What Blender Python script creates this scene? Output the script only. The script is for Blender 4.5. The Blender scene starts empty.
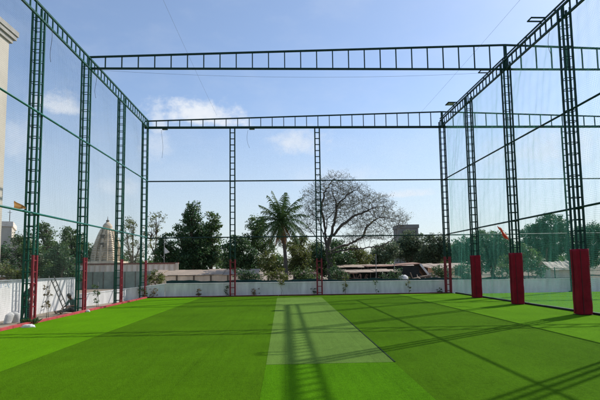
import bpy, math, random
import numpy as np
from mathutils import Vector, Matrix, kdtree, noise
random.seed(7)
RNG = np.random.default_rng(11)
scene = bpy.context.scene
COL = scene.collection
R = math.radians

# ------------------------------------------------------------------ camera
H = 2.1
F = 450.0
PITCH, ROLL, YAW, CY = 0.0827, -0.0135, 0.0353, 229.58
cf = Vector((math.sin(YAW)*math.cos(PITCH), math.cos(YAW)*math.cos(PITCH), math.sin(PITCH)))
cr = cf.cross(Vector((0, 0, 1))).normalized()
cu = cr.cross(cf)
cr, cu = cr*math.cos(ROLL)+cu*math.sin(ROLL), cu*math.cos(ROLL)-cr*math.sin(ROLL)
cam_d = bpy.data.cameras.new('camera')
cam = bpy.data.objects.new('camera', cam_d)
COL.objects.link(cam)
cam.matrix_world = Matrix(((cr.x, cu.x, -cf.x, 0), (cr.y, cu.y, -cf.y, 0), (cr.z, cu.z, -cf.z, H), (0, 0, 0, 1)))
cam_d.sensor_width = 36
cam_d.lens = 27
cam_d.shift_y = (CY-200)/600
cam_d.clip_end = 3000
cam_d.clip_start = 0.1
scene.camera = cam

def ray(px, py):
    return cf + cr*((px-300)/F) + cu*((CY-py)/F)
def at(px, py, Y):
    """world point that the survey of the photograph gives for a thing standing Y metres down the field"""
    d = ray(px, py)
    t = Y/d.y
    return Vector((d.x*t, Y, d.z*t+H))

# ------------------------------------------------------------------ materials
MATS = {}
def mat(name, col, rough=0.6, var=0.12, scale=4.0, bump=0.0, bscale=None, metal=0.0, spec=0.4, island=0.0,
        trans=0.0, col2=None, detail=6.0, stretch=None):
    m = bpy.data.materials.new(name)
    m.use_nodes = True
    nt = m.node_tree
    N, L = nt.nodes, nt.links
    b = N['Principled BSDF']
    b.inputs['Roughness'].default_value = rough
    b.inputs['Metallic'].default_value = metal
    b.inputs['Specular IOR Level'].default_value = spec
    tc = N.new('ShaderNodeTexCoord')
    vec = tc.outputs['Object']
    if stretch:
        mp = N.new('ShaderNodeMapping')
        mp.inputs['Scale'].default_value = stretch
        L.new(vec, mp.inputs['Vector'])
        vec = mp.outputs['Vector']
    nz = N.new('ShaderNodeTexNoise')
    nz.inputs['Scale'].default_value = scale
    nz.inputs['Detail'].default_value = detail
    nz.inputs['Roughness'].default_value = 0.6
    L.new(vec, nz.inputs['Vector'])
    rp = N.new('ShaderNodeValToRGB')
    c2 = col2 or tuple(c*(1+var) for c in col)
    c1 = tuple(c*(1-var) for c in col)
    rp.color_ramp.elements[0].position = 0.3
    rp.color_ramp.elements[0].color = (*c1, 1)
    rp.color_ramp.elements[1].position = 0.7
    rp.color_ramp.elements[1].color = (*c2, 1)
    L.new(nz.outputs['Fac'], rp.inputs['Fac'])
    out = rp.outputs['Color']
    if island:
        g = N.new('ShaderNodeNewGeometry')
        hs = N.new('ShaderNodeHueSaturation')
        mr = N.new('ShaderNodeMapRange')
        mr.inputs['To Min'].default_value = 1-island
        mr.inputs['To Max'].default_value = 1+island
        L.new(g.outputs['Random Per Island'], mr.inputs['Value'])
        L.new(mr.outputs['Result'], hs.inputs['Value'])
        mh = N.new('ShaderNodeMapRange')
        mh.inputs['To Min'].default_value = 0.47
        mh.inputs['To Max'].default_value = 0.52
        L.new(g.outputs['Random Per Island'], mh.inputs['Value'])
        L.new(mh.outputs['Result'], hs.inputs['Hue'])
        L.new(out, hs.inputs['Color'])
        out = hs.outputs['Color']
    L.new(out, b.inputs['Base Color'])
    if bump:
        n2 = N.new('ShaderNodeTexNoise')
        n2.inputs['Scale'].default_value = bscale or scale*4
        n2.inputs['Detail'].default_value = 4
        L.new(vec, n2.inputs['Vector'])
        bp = N.new('ShaderNodeBump')
        bp.inputs['Strength'].default_value = bump
        bp.inputs['Distance'].default_value = 0.02
        L.new(n2.outputs['Fac'], bp.inputs['Height'])
        L.new(bp.outputs['Normal'], b.inputs['Normal'])
    if trans:
        tr = N.new('ShaderNodeBsdfTranslucent')
        hs2 = N.new('ShaderNodeHueSaturation')
        hs2.inputs['Value'].default_value = 1.3
        hs2.inputs['Hue'].default_value = 0.48
        L.new(out, hs2.inputs['Color'])
        L.new(hs2.outputs['Color'], tr.inputs['Color'])
        mx = N.new('ShaderNodeMixShader')
        mx.inputs['Fac'].default_value = trans
        L.new(b.outputs['BSDF'], mx.inputs[1])
        L.new(tr.outputs['BSDF'], mx.inputs[2])
        L.new(mx.outputs['Shader'], N['Material Output'].inputs['Surface'])
    MATS[name] = m
    return m

def turf_mat(name, col, var):
    m = bpy.data.materials.new(name)
    m.use_nodes = True
    nt = m.node_tree
    N, L = nt.nodes, nt.links
    b = N['Principled BSDF']
    b.inputs['Roughness'].default_value = 0.9
    b.inputs['Specular IOR Level'].default_value = 0.02
    tc = N.new('ShaderNodeTexCoord')
    def nz(scale, detail, st=None):
        v = tc.outputs['Object']
        if st:
            mp = N.new('ShaderNodeMapping')
            mp.inputs['Scale'].default_value = st
            L.new(v, mp.inputs['Vector'])
            v = mp.outputs['Vector']
        n = N.new('ShaderNodeTexNoise')
        n.inputs['Scale'].default_value = scale
        n.inputs['Detail'].default_value = detail
        n.inputs['Roughness'].default_value = 0.7
        L.new(v, n.inputs['Vector'])
        return n.outputs['Fac']
    fine, mid, big, streak = nz(38, 4), nz(11, 5), nz(0.35, 5), nz(6.0, 3, (1.0, 0.06, 1.0))
    def mul(a, k, add):
        x = N.new('ShaderNodeMath')
        x.operation = 'MULTIPLY_ADD'
        L.new(a, x.inputs[0])
        x.inputs[1].default_value = k
        x.inputs[2].default_value = add
        return x.outputs[0]
    def sm(a, c):
        x = N.new('ShaderNodeMath')
        x.operation = 'ADD'
        L.new(a, x.inputs[0])
        L.new(c, x.inputs[1])
        return x.outputs[0]
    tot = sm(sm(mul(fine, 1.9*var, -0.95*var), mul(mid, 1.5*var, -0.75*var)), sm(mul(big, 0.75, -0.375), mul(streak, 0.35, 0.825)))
    sx = N.new('ShaderNodeSeparateXYZ')
    L.new(tc.outputs['Object'], sx.inputs[0])
    def m1(op, a, b_=None, c_=None):
        x = N.new('ShaderNodeMath')
        x.operation = op
        for i, v in enumerate((a, b_, c_)):
            if v is None: continue
            if isinstance(v, (int, float)): x.inputs[i].default_value = v
            else: L.new(v, x.inputs[i])
        return x.outputs[0]
    roll = m1('MULTIPLY', m1('ADD', sx.outputs['X'], m1('MULTIPLY', m1('SUBTRACT', mid, 0.5), 0.03)), 1/1.98)
    wn = N.new('ShaderNodeTexWhiteNoise')
    wn.noise_dimensions = '1D'
    L.new(m1('FLOOR', roll), wn.inputs['W'])
    seam = m1('GREATER_THAN', m1('ABSOLUTE', m1('SUBTRACT', m1('FRACT', roll), 0.5)), 0.4925)
    tot = sm(tot, sm(mul(wn.outputs['Value'], 0.07, -0.035), mul(seam, -0.10, 0.0)))
    vm = N.new('ShaderNodeVectorMath')
    vm.operation = 'SCALE'
    vm.inputs[0].default_value = col
    L.new(tot, vm.inputs['Scale'])
    L.new(vm.outputs[0], b.inputs['Base Color'])
    bp = N.new('ShaderNodeBump')
    bp.inputs['Strength'].default_value = 0.7
    bp.inputs['Distance'].default_value = 0.03
    L.new(sm(mul(fine, 1.0, 0), mul(mid, 0.5, 0)), bp.inputs['Height'])
    L.new(bp.outputs['Normal'], b.inputs['Normal'])
    MATS[name] = m
    return m

mat('green_paint_lit', (0.004, 0.068, 0.044), rough=0.42, var=0.25, scale=3.0, spec=0.22)  # frame green with the sunlight on the left row put into the colour
mat('green_paint_shaded', (0.004, 0.034, 0.026), rough=0.45, var=0.25, scale=3.0, spec=0.2)  # same frame green, darkened for steelwork silhouetted against the light
mat('rail_paint_lit', (0.006, 0.13, 0.10), rough=0.4, var=0.2, scale=3.0)  # frame green brightened to carry the sun on the left pipes
mat('red_paint', (0.19, 0.012, 0.022), rough=0.6, var=0.25, scale=5.0)
mat('kerb_red', (0.42, 0.055, 0.06), rough=0.75, var=0.35, scale=2.5, bump=0.2)
mat('kerb_brown', (0.075, 0.020, 0.017), rough=0.85, var=0.4, scale=2.5, bump=0.2)
mat('pad_fabric', (0.215, 0.005, 0.016), rough=0.6, spec=0.12, var=0.28, scale=2.2, bump=0.5, bscale=7)
mat('pad_seam', (0.05, 0.004, 0.008), rough=0.7)
mat('rubber', (0.012, 0.013, 0.013), rough=0.7)
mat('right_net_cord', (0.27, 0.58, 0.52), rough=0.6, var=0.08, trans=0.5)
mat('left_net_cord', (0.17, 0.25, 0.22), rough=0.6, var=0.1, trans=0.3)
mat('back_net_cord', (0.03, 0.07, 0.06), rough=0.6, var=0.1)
mat('fence_mesh', (0.02, 0.10, 0.075), rough=0.6)
mat('shade_cloth', (0.008, 0.040, 0.034), rough=0.9, var=0.35, scale=2.0)
mat('wire', (0.12, 0.14, 0.16), rough=0.5)
mat('black_cable', (0.012, 0.012, 0.014), rough=0.5)
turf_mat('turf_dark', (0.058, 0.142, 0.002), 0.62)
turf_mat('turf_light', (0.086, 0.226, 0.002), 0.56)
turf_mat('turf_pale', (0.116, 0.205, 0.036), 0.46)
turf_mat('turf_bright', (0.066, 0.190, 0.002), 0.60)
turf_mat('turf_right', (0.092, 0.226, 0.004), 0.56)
mat('pitch_edge', (0.022, 0.045, 0.018), rough=0.95, var=0.3, spec=0.05)
mat('earth', (0.27, 0.215, 0.16), rough=0.95, var=0.35, scale=0.6, bump=0.5, bscale=6)
mat('white_wall', (0.84, 0.83, 0.81), rough=0.8, var=0.34, scale=2.2, bump=0.2, bscale=14, stretch=(1, 1, 0.22), col2=(0.89, 0.88, 0.86), detail=9)
mat('wall_dirt', (0.42, 0.42, 0.40), rough=0.9, var=0.3, scale=2)
mat('blue_mark', (0.36, 0.47, 0.56), rough=0.8)
mat('cream_plaster', (0.54, 0.49, 0.41), rough=0.85, var=0.10, scale=0.7, bump=0.1)
mat('cream_trim', (0.62, 0.53, 0.42), rough=0.8, var=0.1, scale=1)
mat('grey_cornice', (0.36, 0.34, 0.31), rough=0.85, var=0.15, scale=2)
mat('temple_stone', (0.66, 0.56, 0.42), rough=0.9, var=0.42, scale=1.6, bump=0.9, bscale=4)
mat('temple_dark', (0.16, 0.13, 0.11), rough=0.9, var=0.2)
mat('parapet_plaster', (0.78, 0.70, 0.60), rough=0.9, var=0.22, scale=1.5, stretch=(1, 1, 0.3))
mat('parapet_trim', (0.22, 0.085, 0.065), rough=0.85, var=0.25)
mat('brown_wall', (0.84, 0.65, 0.47), rough=0.9, var=0.25, scale=1.0, bump=0.3, stretch=(1, 1, 0.4))
mat('grey_green_wall', (0.30, 0.34, 0.28), rough=0.9, var=0.25, scale=0.8)
mat('sheet_roof', (0.34, 0.265, 0.20), rough=0.75, var=0.35, scale=1.5, bump=0.2, stretch=(0.4, 2, 1))
mat('rusty_roof', (0.30, 0.17, 0.12), rough=0.85, var=0.4, scale=1.3)
mat('tan_roof', (0.48, 0.42, 0.34), rough=0.9, var=0.4, scale=2.0, bump=0.6)
mat('inside_shade', (0.025, 0.027, 0.026), rough=0.95, var=0.3)  # near-black wall colour stands in for shade inside the sheds and hut
mat('grey_concrete', (0.19, 0.19, 0.18), rough=0.9, var=0.15, scale=0.5)
mat('window_dark', (0.02, 0.025, 0.03), rough=0.25, spec=0.6)
mat('old_wood', (0.14, 0.10, 0.07), rough=0.9, var=0.3, scale=6, stretch=(1, 1, 0.2))
mat('ladder_steel', (0.018, 0.020, 0.020), rough=0.6, var=0.3, spec=0.2)
mat('orange_cloth', (0.40, 0.20, 0.05), rough=0.85, var=0.15, trans=0.3)
mat('red_orange_cloth', (0.62, 0.10, 0.03), rough=0.85, var=0.2, trans=0.3)
mat('white_cloth', (0.72, 0.72, 0.70), rough=0.9, var=0.1, trans=0.2)
mat('lamp_glass', (0.45, 0.47, 0.48), rough=0.15, spec=0.7)
mat('bark', (0.11, 0.085, 0.065), rough=0.95, var=0.35, scale=5, bump=0.8, stretch=(1, 1, 0.25))
mat('pale_bark', (0.085, 0.075, 0.065), rough=0.95, var=0.35, scale=4, bump=0.6, stretch=(1, 1, 0.3))
mat('leaf_dark', (0.046, 0.105, 0.036), rough=0.5, var=0.3, scale=0.5, island=0.4, trans=0.32)
mat('leaf_mid', (0.070, 0.132, 0.034), rough=0.5, var=0.3, scale=0.4, island=0.4, trans=0.35)
mat('leaf_olive', (0.110, 0.140, 0.030), rough=0.55, var=0.3, scale=0.4, island=0.4, trans=0.35)
mat('leaf_teal', (0.034, 0.100, 0.045), rough=0.5, var=0.25, scale=0.4, island=0.4, trans=0.32)
mat('leaf_sparse', (0.13, 0.14, 0.06), rough=0.6, var=0.3, scale=0.4, island=0.4, trans=0.35)
mat('leaf_hazed', (0.10, 0.145, 0.075), rough=0.6, var=0.3, scale=0.4, island=0.35, trans=0.35)  # paler leaf colour stands in for haze over the further trees
mat('leaf_dry', (0.20, 0.15, 0.07), rough=0.8, var=0.3, island=0.3, trans=0.2)
mat('palm_leaf', (0.055, 0.110, 0.030), rough=0.65, spec=0.15, var=0.3, island=0.35, trans=0.22)
mat('palm_dead', (0.30, 0.145, 0.05), rough=0.8, var=0.3, island=0.3)
mat('skin', (0.10, 0.048, 0.030), rough=0.55, var=0.06)
mat('hair', (0.010, 0.008, 0.008), rough=0.55, var=0.2)
mat('shirt_dark', (0.008, 0.022, 0.020), rough=0.9, var=0.2, scale=8)
mat('shirt_teal', (0.060, 0.135, 0.120), rough=0.9, var=0.2, scale=8)
mat('trousers_dark', (0.010, 0.014, 0.017), rough=0.9, var=0.2, scale=8)
mat('sack', (0.55, 0.55, 0.54), rough=0.9, var=0.15, scale=3, bump=0.3)

# ------------------------------------------------------------------ mesh helpers
class MB:
    def __init__(s):
        s.v, s.f, s.sm = [], [], []
    def add(s, vs, fs, smooth=False):
        o = len(s.v)
        s.v.extend([tuple(p) for p in vs])
        for f in fs:
            s.f.append(tuple(i+o for i in f))
            s.sm.append(smooth)
    def box(s, a, b):
        x0, y0, z0 = a
        x1, y1, z1 = b
        s.add([(x0, y0, z0), (x1, y0, z0), (x1, y1, z0), (x0, y1, z0), (x0, y0, z1), (x1, y0, z1), (x1, y1, z1), (x0, y1, z1)],
              [(0, 3, 2, 1), (4, 5, 6, 7), (0, 1, 5, 4), (1, 2, 6, 5), (2, 3, 7, 6), (3, 0, 4, 7)])
    def bar(s, p, q, w, h=None, up=(0, 0, 1)):
        """square bar from p to q"""
        h = h or w
        p, q = Vector(p), Vector(q)
        d = (q-p).normalized()
        u = Vector(up)
        if abs(d.dot(u)) > 0.95:
            u = Vector((0, 1, 0))
        a = d.cross(u).normalized()*(w/2)
        b = a.cross(d).normalized()*(h/2)
        vs = [p-a-b, p+a-b, p+a+b, p-a+b, q-a-b, q+a-b, q+a+b, q-a+b]
        s.add(vs, [(0, 1, 2, 3), (7, 6, 5, 4), (0, 4, 5, 1), (1, 5, 6, 2), (2, 6, 7, 3), (3, 7, 4, 0)])
    def tube(s, pts, r, n=6, cap=True, smooth=True):
        pts = [Vector(p) for p in pts]
        if not hasattr(r, '__len__'):
            r = [r]*len(pts)
        vs, fs = [], []
        a = None
        for i, p in enumerate(pts):
            d = (pts[min(i+1, len(pts)-1)]-pts[max(i-1, 0)])
            d = d.normalized() if d.length > 1e-9 else Vector((0, 0, 1))
            if a is None:
                t = Vector((0, 0, 1)) if abs(d.z) < 0.9 else Vector((1, 0, 0))
                a = d.cross(t).normalized()
            else:
                a = (a-d*a.dot(d))
                a = a.normalized() if a.length > 1e-6 else d.orthogonal().normalized()
            b = d.cross(a)
            for k in range(n):
                t = 2*math.pi*k/n
                vs.append(p+(a*math.cos(t)+b*math.sin(t))*r[i])
        for i in range(len(pts)-1):
            for k in range(n):
                fs.append((i*n+k, i*n+(k+1) % n, (i+1)*n+(k+1) % n, (i+1)*n+k))
        if cap:
            fs.append(tuple(range(n-1, -1, -1)))
            fs.append(tuple((len(pts)-1)*n+k for k in range(n)))
        s.add(vs, fs, smooth)
    def lathe(s, prof, c, n=16, smooth=True, sq=None):
        """profile (radius, z); sq gives a squarish plan"""
        vs, fs = [], []
        for r, z in prof:
            for k in range(n):
                t = 2*math.pi*(k+0.5)/n
                m = 1.0
                if sq:
                    m = 1/max(abs(math.cos(t)), abs(math.sin(t)))**sq
                vs.append((c[0]+r*m*math.cos(t), c[1]+r*m*math.sin(t), c[2]+z))
        for i in range(len(prof)-1):
            for k in range(n):
                fs.append((i*n+k, i*n+(k+1) % n, (i+1)*n+(k+1) % n, (i+1)*n+k))
        fs.append(tuple(range(n-1, -1, -1)))
        fs.append(tuple((len(prof)-1)*n+k for k in range(n)))
        s.add(vs, fs, smooth)
    def build(s, name, m, parent=None, loc=None):
        me = bpy.data.meshes.new(name)
        me.from_pydata(s.v, [], s.f)
        me.polygons.foreach_set('use_smooth', s.sm)
        me.materials.append(MATS[m])
        me.update()
        return link(name, me, parent, loc)

def link(name, me, parent=None, loc=None):
    o = bpy.data.objects.new(name, me)
    COL.objects.link(o)
    if parent is not None:
        o.parent = parent
    if loc is not None:
        o.location = loc
    return o
def quads_mesh(name, V, m, parent=None, loc=None, per=4):
    """V: (n, per, 3) array of separate faces"""
    n = len(V)
    me = bpy.data.meshes.new(name)
    me.vertices.add(n*per)
    me.vertices.foreach_set('co', np.asarray(V, dtype=np.float32).ravel())
    me.loops.add(n*per)
    me.loops.foreach_set('vertex_index', np.arange(n*per, dtype=np.int32))
    me.polygons.add(n)
    me.polygons.foreach_set('loop_start', np.arange(0, n*per, per, dtype=np.int32))
    me.polygons.foreach_set('loop_total', np.full(n, per, dtype=np.int32))
    me.materials.append(MATS[m])
    me.update(calc_edges=True)
    return link(name, me, parent, loc)
def tag(o, label=None, cat=None, group=None, kind=None):
    if label: o['label'] = label
    if cat: o['category'] = cat
    if group: o['group'] = group
    if kind: o['kind'] = kind
    return o
def thing(name, label, cat, loc=(0, 0, 0), group=None, rz=0):
    o = bpy.data.objects.new(name, None)
    o.empty_display_size = 0.3
    COL.objects.link(o)
    o.location = loc
    o.rotation_euler = (0, 0, rz)
    return tag(o, label, cat, group)
def children(o):
    return [c for c in bpy.data.objects if c.parent == o]
def copy_tree(o, parent=None):
    c = o.copy()
    COL.objects.link(c)
    if parent is not None:
        c.parent = parent
    for ch in children(o):
        copy_tree(ch, c)
    return c

# ------------------------------------------------------------------ setting: ground, field
mb = MB(); mb.add([(-1500, -400, -0.13), (1500, -400, -0.13), (1500, 1600, -0.13), (-1500, 1600, -0.13)], [(0, 1, 2, 3)])
tag(mb.build('ground', 'earth'), kind='structure')
TY0, TY1 = -8.0, 33.05
def sheet(name, m, x0, x1, y0, y1, z=0.0, base=-0.12):
    b = MB()
    b.box((x0, y0, base), (x1, y1, z))
    return tag(b.build(name, m), kind='structure')
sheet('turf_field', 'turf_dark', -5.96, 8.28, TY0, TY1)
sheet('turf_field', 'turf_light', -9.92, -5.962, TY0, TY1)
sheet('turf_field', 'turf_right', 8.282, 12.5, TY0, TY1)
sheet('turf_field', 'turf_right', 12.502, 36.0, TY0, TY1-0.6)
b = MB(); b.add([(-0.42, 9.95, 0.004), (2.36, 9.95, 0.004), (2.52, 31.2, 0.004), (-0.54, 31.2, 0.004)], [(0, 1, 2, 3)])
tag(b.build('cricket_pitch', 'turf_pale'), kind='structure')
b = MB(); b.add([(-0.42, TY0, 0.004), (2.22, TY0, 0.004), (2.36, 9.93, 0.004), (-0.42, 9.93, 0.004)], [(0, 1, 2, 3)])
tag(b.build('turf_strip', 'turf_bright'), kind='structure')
# the lifted edge of the pitch mat and its near corner
b = MB(); b.bar((2.385, 9.95, 0.009), (2.462, 20.5, 0.009), 0.035, 0.008)
tag(b.build('pitch_edge_tape', 'pitch_edge'), 'dark tape along the right edge of the pale pitch mat', 'tape')

# kerbs
def kerb(name, m, pts, w, z0, z1, label):
    b = MB()
    for p, q in zip(pts[:-1], pts[1:]):
        d = Vector((q[0]-p[0], q[1]-p[1], 0))
        L_ = d.length
        n = max(1, int(L_/1.6))
        for i in range(n):
            a = Vector((*p, 0))+d*(i/n)
            c = Vector((*p, 0))+d*((i+1)/n-0.006/L_*1.0)
            j = random.uniform(-0.008, 0.008)
            b.bar(a+Vector((j, 0, (z0+z1)/2+j)), c+Vector((j, 0, (z0+z1)/2+j)), w, z1-z0)
    o = b.build(name, m)
    return tag(o, label, 'kerb')
kerb('kerb', 'kerb_red', [(-10.02, -4), (-10.02, 33.2)], 0.17, -0.12, 0.085, 'long red painted kerb under the left row of lattice posts')
kerb('kerb', 'kerb_brown', [(-10.1, 33.35), (12.4, 33.35)], 0.26, -0.12, 0.07, 'red-brown kerb along the far end of the turf')
kerb('kerb', 'rubber', [(12.62, 2), (12.62, 33.0)], 0.16, -0.12, 0.09, 'dark low edging strip under the right row of padded posts')

# ------------------------------------------------------------------ lattice steelwork
ZT = 12.6
PITCHZ = 0.465
def lattice_post(name, label, X, Y, wx, wy, red=None, pad=False, paint='green_paint_lit', group=None, z0=0.0, ztop=ZT):
    t = thing(name, label, 'lattice post', (X, Y, z0), group)
    planar = wy == 0
    cs = 0.092 if planar else 0.068
    corners = [(-1, 0), (1, 0)] if planar else [(-1, -1), (1, -1), (1, 1), (-1, 1)]
    zr = 2.72
    for sx, sy in corners:
        isred = red == 'all' or (red == 'right' and sx > 0) or (red == 'left' and sx < 0)
        p = (sx*(wx/2-cs/2), sy*(wy/2-cs/2))
        b = MB(); b.bar((*p, zr if isred else 0.0), (*p, ztop), cs)
        b.build('chord', paint, t)
    hx, hy = wx/2-cs/2, wy/2-cs/2
    rungs, z = [], 0.18
    while z < ztop-0.03:
        rungs.append(z); z += PITCHZ
    low = [z for z in rungs if z < zr-0.03] if red else []
    high = [z for z in rungs if z not in low]
    if pad: high = [z for z in high if z > 2.72]
    def copies(mb_, nm, paint_, zs):
        o = None
        for z in zs:
            if o is None: o = c = mb_.build(nm, paint_, t)
            else:
                c = o.copy(); COL.objects.link(c); c.parent = t
            c.location = (0, 0, z)
    def ring(sides, rw):
        """one bent bar running through the chord centres"""
        b = MB()
        P = [(hx, -hy), (-hx, -hy), (-hx, hy), (hx, hy)]
        if sides == 4:
            vs, fs = [], []
            for (x, y) in P:
                for k in (-1, 1):
                    for zz in (-1, 1):
                        f_ = rw/2*k
                        vs.append((x+math.copysign(f_, x), y+math.copysign(f_, y), zz*rw/2))
            for i in range(4):
                j = (i+1) % 4
                q = lambda n_, m_: n_*4+m_
                fs += [(q(i, 2), q(j, 2), q(j, 3), q(i, 3)), (q(i, 0), q(i, 1), q(j, 1), q(j, 0)),
                       (q(i, 1), q(i, 3), q(j, 3), q(j, 1)), (q(i, 0), q(j, 0), q(j, 2), q(i, 2))]
            b.add(vs, fs)
        else:
            b.tube([(sides*x, y, 0) for x, y in P], rw*0.62, 4, smooth=False)
        return b
    bar_ = MB()
    if planar:
        bar_.bar((-hx+cs/2, 0, 0), (hx-cs/2, 0, 0), 0.058)
        rb_ = bar_
    else:
        s_ = -1 if red == 'left' else 1
        bar_.bar((s_*hx, -hy+cs/2, 0), (s_*hx, hy-cs/2, 0), 0.045)
        rb_ = ring(4, 0.036)
    if red in ('right', 'left', 'all'):
        sel = [c for c in corners if red == 'all' or (red == 'right') == (c[0] > 0)]
        for sx, sy in sel:
            b = MB()
            b.bar((sx*hx, sy*hy, 0), (sx*hx, sy*hy, zr-0.002), cs+0.012)
            b.build('red_chord', 'red_paint', t)
        if red == 'all':
            copies(bar_ if planar else ring(4, 0.042), 'red_rung', 'red_paint', low)
        else:
            copies(bar_, 'red_rung', 'red_paint', low)
            copies(ring(1 if red == 'right' else -1, 0.036), 'rung', paint, low)
    copies(rb_, 'rung', paint, high)
    b = MB(); b.box((-wx/2-0.08, -max(wy, 0.2)/2-0.06, -0.1), (wx/2+0.08, max(wy, 0.2)/2+0.06, 0.014))
    b.build('base_plate', paint if not pad else 'rubber', t)
    if pad:
        # wrapped fabric pad: slightly bulged square sleeve with seams and a crease
        b = MB()
        n, m = 40, 26
        top = 2.68
        hw = 0.21+0.05
        vs, fs = [], []
        ph = random.uniform(0, 9)
        for i in range(m+1):
            z = 0.03+(top-0.03)*i/m
            for k in range(n):
                t_ = 2*math.pi*k/n
                c, s_ = math.cos(t_), math.sin(t_)
                e = 1/(abs(c)**9+abs(s_)**9)**(1/9)
                w = hw*(1+0.020*math.sin(z*2.6+ph)*math.cos(2*t_+ph)+0.012*math.sin(z*7.3+ph*2+3*t_)+0.030*noise.noise(Vector((c*2.2, s_*2.2, z*1.9+ph)))+0.012*noise.noise(Vector((c*6, s_*6, z*5+ph))))
                if abs(z-1.35) < 0.06: w *= 0.985
                vs.append((e*c*w, e*s_*w, z))
        for i in range(m):
            for k in range(n):
                fs.append((i*n+k, i*n+(k+1) % n, (i+1)*n+(k+1) % n, (i+1)*n+k))
        # inner thickness at the top
        base = len(vs)
        for k in range(n):
            x, y, z = vs[m*n+k]
            vs.append((x*0.9, y*0.9, z-0.004))
        for k in range(n):
            fs.append((m*n+k, m*n+(k+1) % n, base+(k+1) % n, base+k))
        b.add(vs, fs, True)
        pd = b.build('padding', 'pad_fabric', t)
        b = MB()
        b.bar((-hw*0.55, -hw-0.008, 0.06), (-hw*0.55, -hw-0.008, top-0.05), 0.018, 0.012)
        b.bar((-hw-0.008, hw*0.3, 0.06), (-hw-0.008, hw*0.3, top-0.05), 0.018, 0.012)
        b.build('zip_seam', 'pad_seam', pd)
    return t
LG = 'lattice posts down the left side'
RG = 'padded lattice posts down the right side'
lx, rx = -10.33, 12.2
lattice_post('lattice_post', 'tall green lattice post with red lower rungs hiding the standing man', lx, 18.70, 0.43, 0.34, 'right', ztop=13.12, group=LG)
lattice_post('lattice_post', 'tall green lattice post with red lower rungs just behind the seated man', lx, 23.34, 0.43, 0.34, 'right', ztop=13.12, group=LG)
lattice_post('lattice_post', 'green lattice post between the stone temple tower and the corner post', lx, 28.50, 0.43, 0.34, 'right', ztop=13.12, group=LG)
lattice_post('lattice_post', 'corner lattice post where the left net meets the far net', lx, 33.40, 0.43, 0.34, 'right', ztop=13.12, group=LG)
lattice_post('lattice_post', 'tall lattice post with thick maroon padding, largest and nearest of the padded row', rx, 18.23, 0.43, 0.34, pad=True, ztop=13.1, paint='green_paint_shaded', group=RG)
lattice_post('lattice_post', 'padded lattice post under the peak of the near roof truss', rx, 23.41, 0.43, 0.34, pad=True, ztop=13.1, paint='green_paint_shaded', group=RG)
lattice_post('lattice_post', 'padded lattice post with the smallest maroon sleeve, next to the far corner', rx, 28.43, 0.43, 0.34, pad=True, ztop=13.1, paint='green_paint_shaded', group=RG)
lattice_post('lattice_post', 'unpadded corner lattice post under the peak of the far roof truss', 12.2, 33.42, 0.43, 0.34, 'all', ztop=13.1, paint='green_paint_shaded')
lattice_post('lattice_post', 'padded lattice post beside the camera, outside the picture', rx, 13.1, 0.43, 0.34, pad=True, ztop=13.1, paint='green_paint_shaded', group=RG)
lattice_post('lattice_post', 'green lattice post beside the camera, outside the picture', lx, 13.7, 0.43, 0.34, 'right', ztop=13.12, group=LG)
BG = 'flat ladder posts along the far end'
lattice_post('ladder_post', 'flat ladder-like post with red base in front of the bushy trees left of the palm', -3.83, 33.45, 0.44, 0, 'all', paint='green_paint_shaded', group=BG)
lattice_post('ladder_post', 'flat ladder-like post with red base in front of the bare spreading tree', 2.58, 33.45, 0.44, 0, 'all', paint='green_paint_shaded', group=BG)
lattice_post('ladder_post', 'flat ladder-like post on the neighbouring field, behind the largest padded post', 21.75, 33.45, 0.40, 0, None, paint='green_paint_shaded', group=BG)

def side_truss(label, X, y0, y1, zb, zt, paint, double):
    t = thing('side_truss', label, 'truss', (X, y0, zb))
    L_ = y1-y0
    h = zt-zb
    b = MB(); b.bar((0, 0, 0), (0, L_, 0), 0.085); b.build('bottom_chord', paint, t)
    b = MB(); b.bar((0, 0, h), (0, L_, h), 0.085); b.build('top_chord', paint, t)
    if double:
        b = MB(); b.bar((0, 0, h+0.17), (0, L_, h+0.17), 0.06)
        for i in range(int(L_/2.4)):
            b.bar((0, 0.3+i*2.4, h+0.0425), (0, 0.3+i*2.4, h+0.14), 0.05)
        b.build('upper_pipe', paint, t)
    b = MB(); b.bar((0, 0, 0.0425), (0, 0, h-0.0425), 0.05)
    s0 = b.build('strut', paint, t, (0, 0.05, 0))
    for i in range(1, int(L_/0.44)+1):
        c = s0.copy(); COL.objects.link(c); c.parent = t; c.location = (0, 0.05+i*0.44, 0)
    return t
side_truss('ladder-shaped eaves truss along the tops of the left posts', -10.13, 4.0, 33.55, 12.66, 13.20, 'green_paint_lit', False)
side_truss('double-topped eaves truss along the tops of the right padded posts, carrying lamp arms', 12.12, 4.0, 33.55, 12.66, 13.20, 'green_paint_shaded', True)

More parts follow.
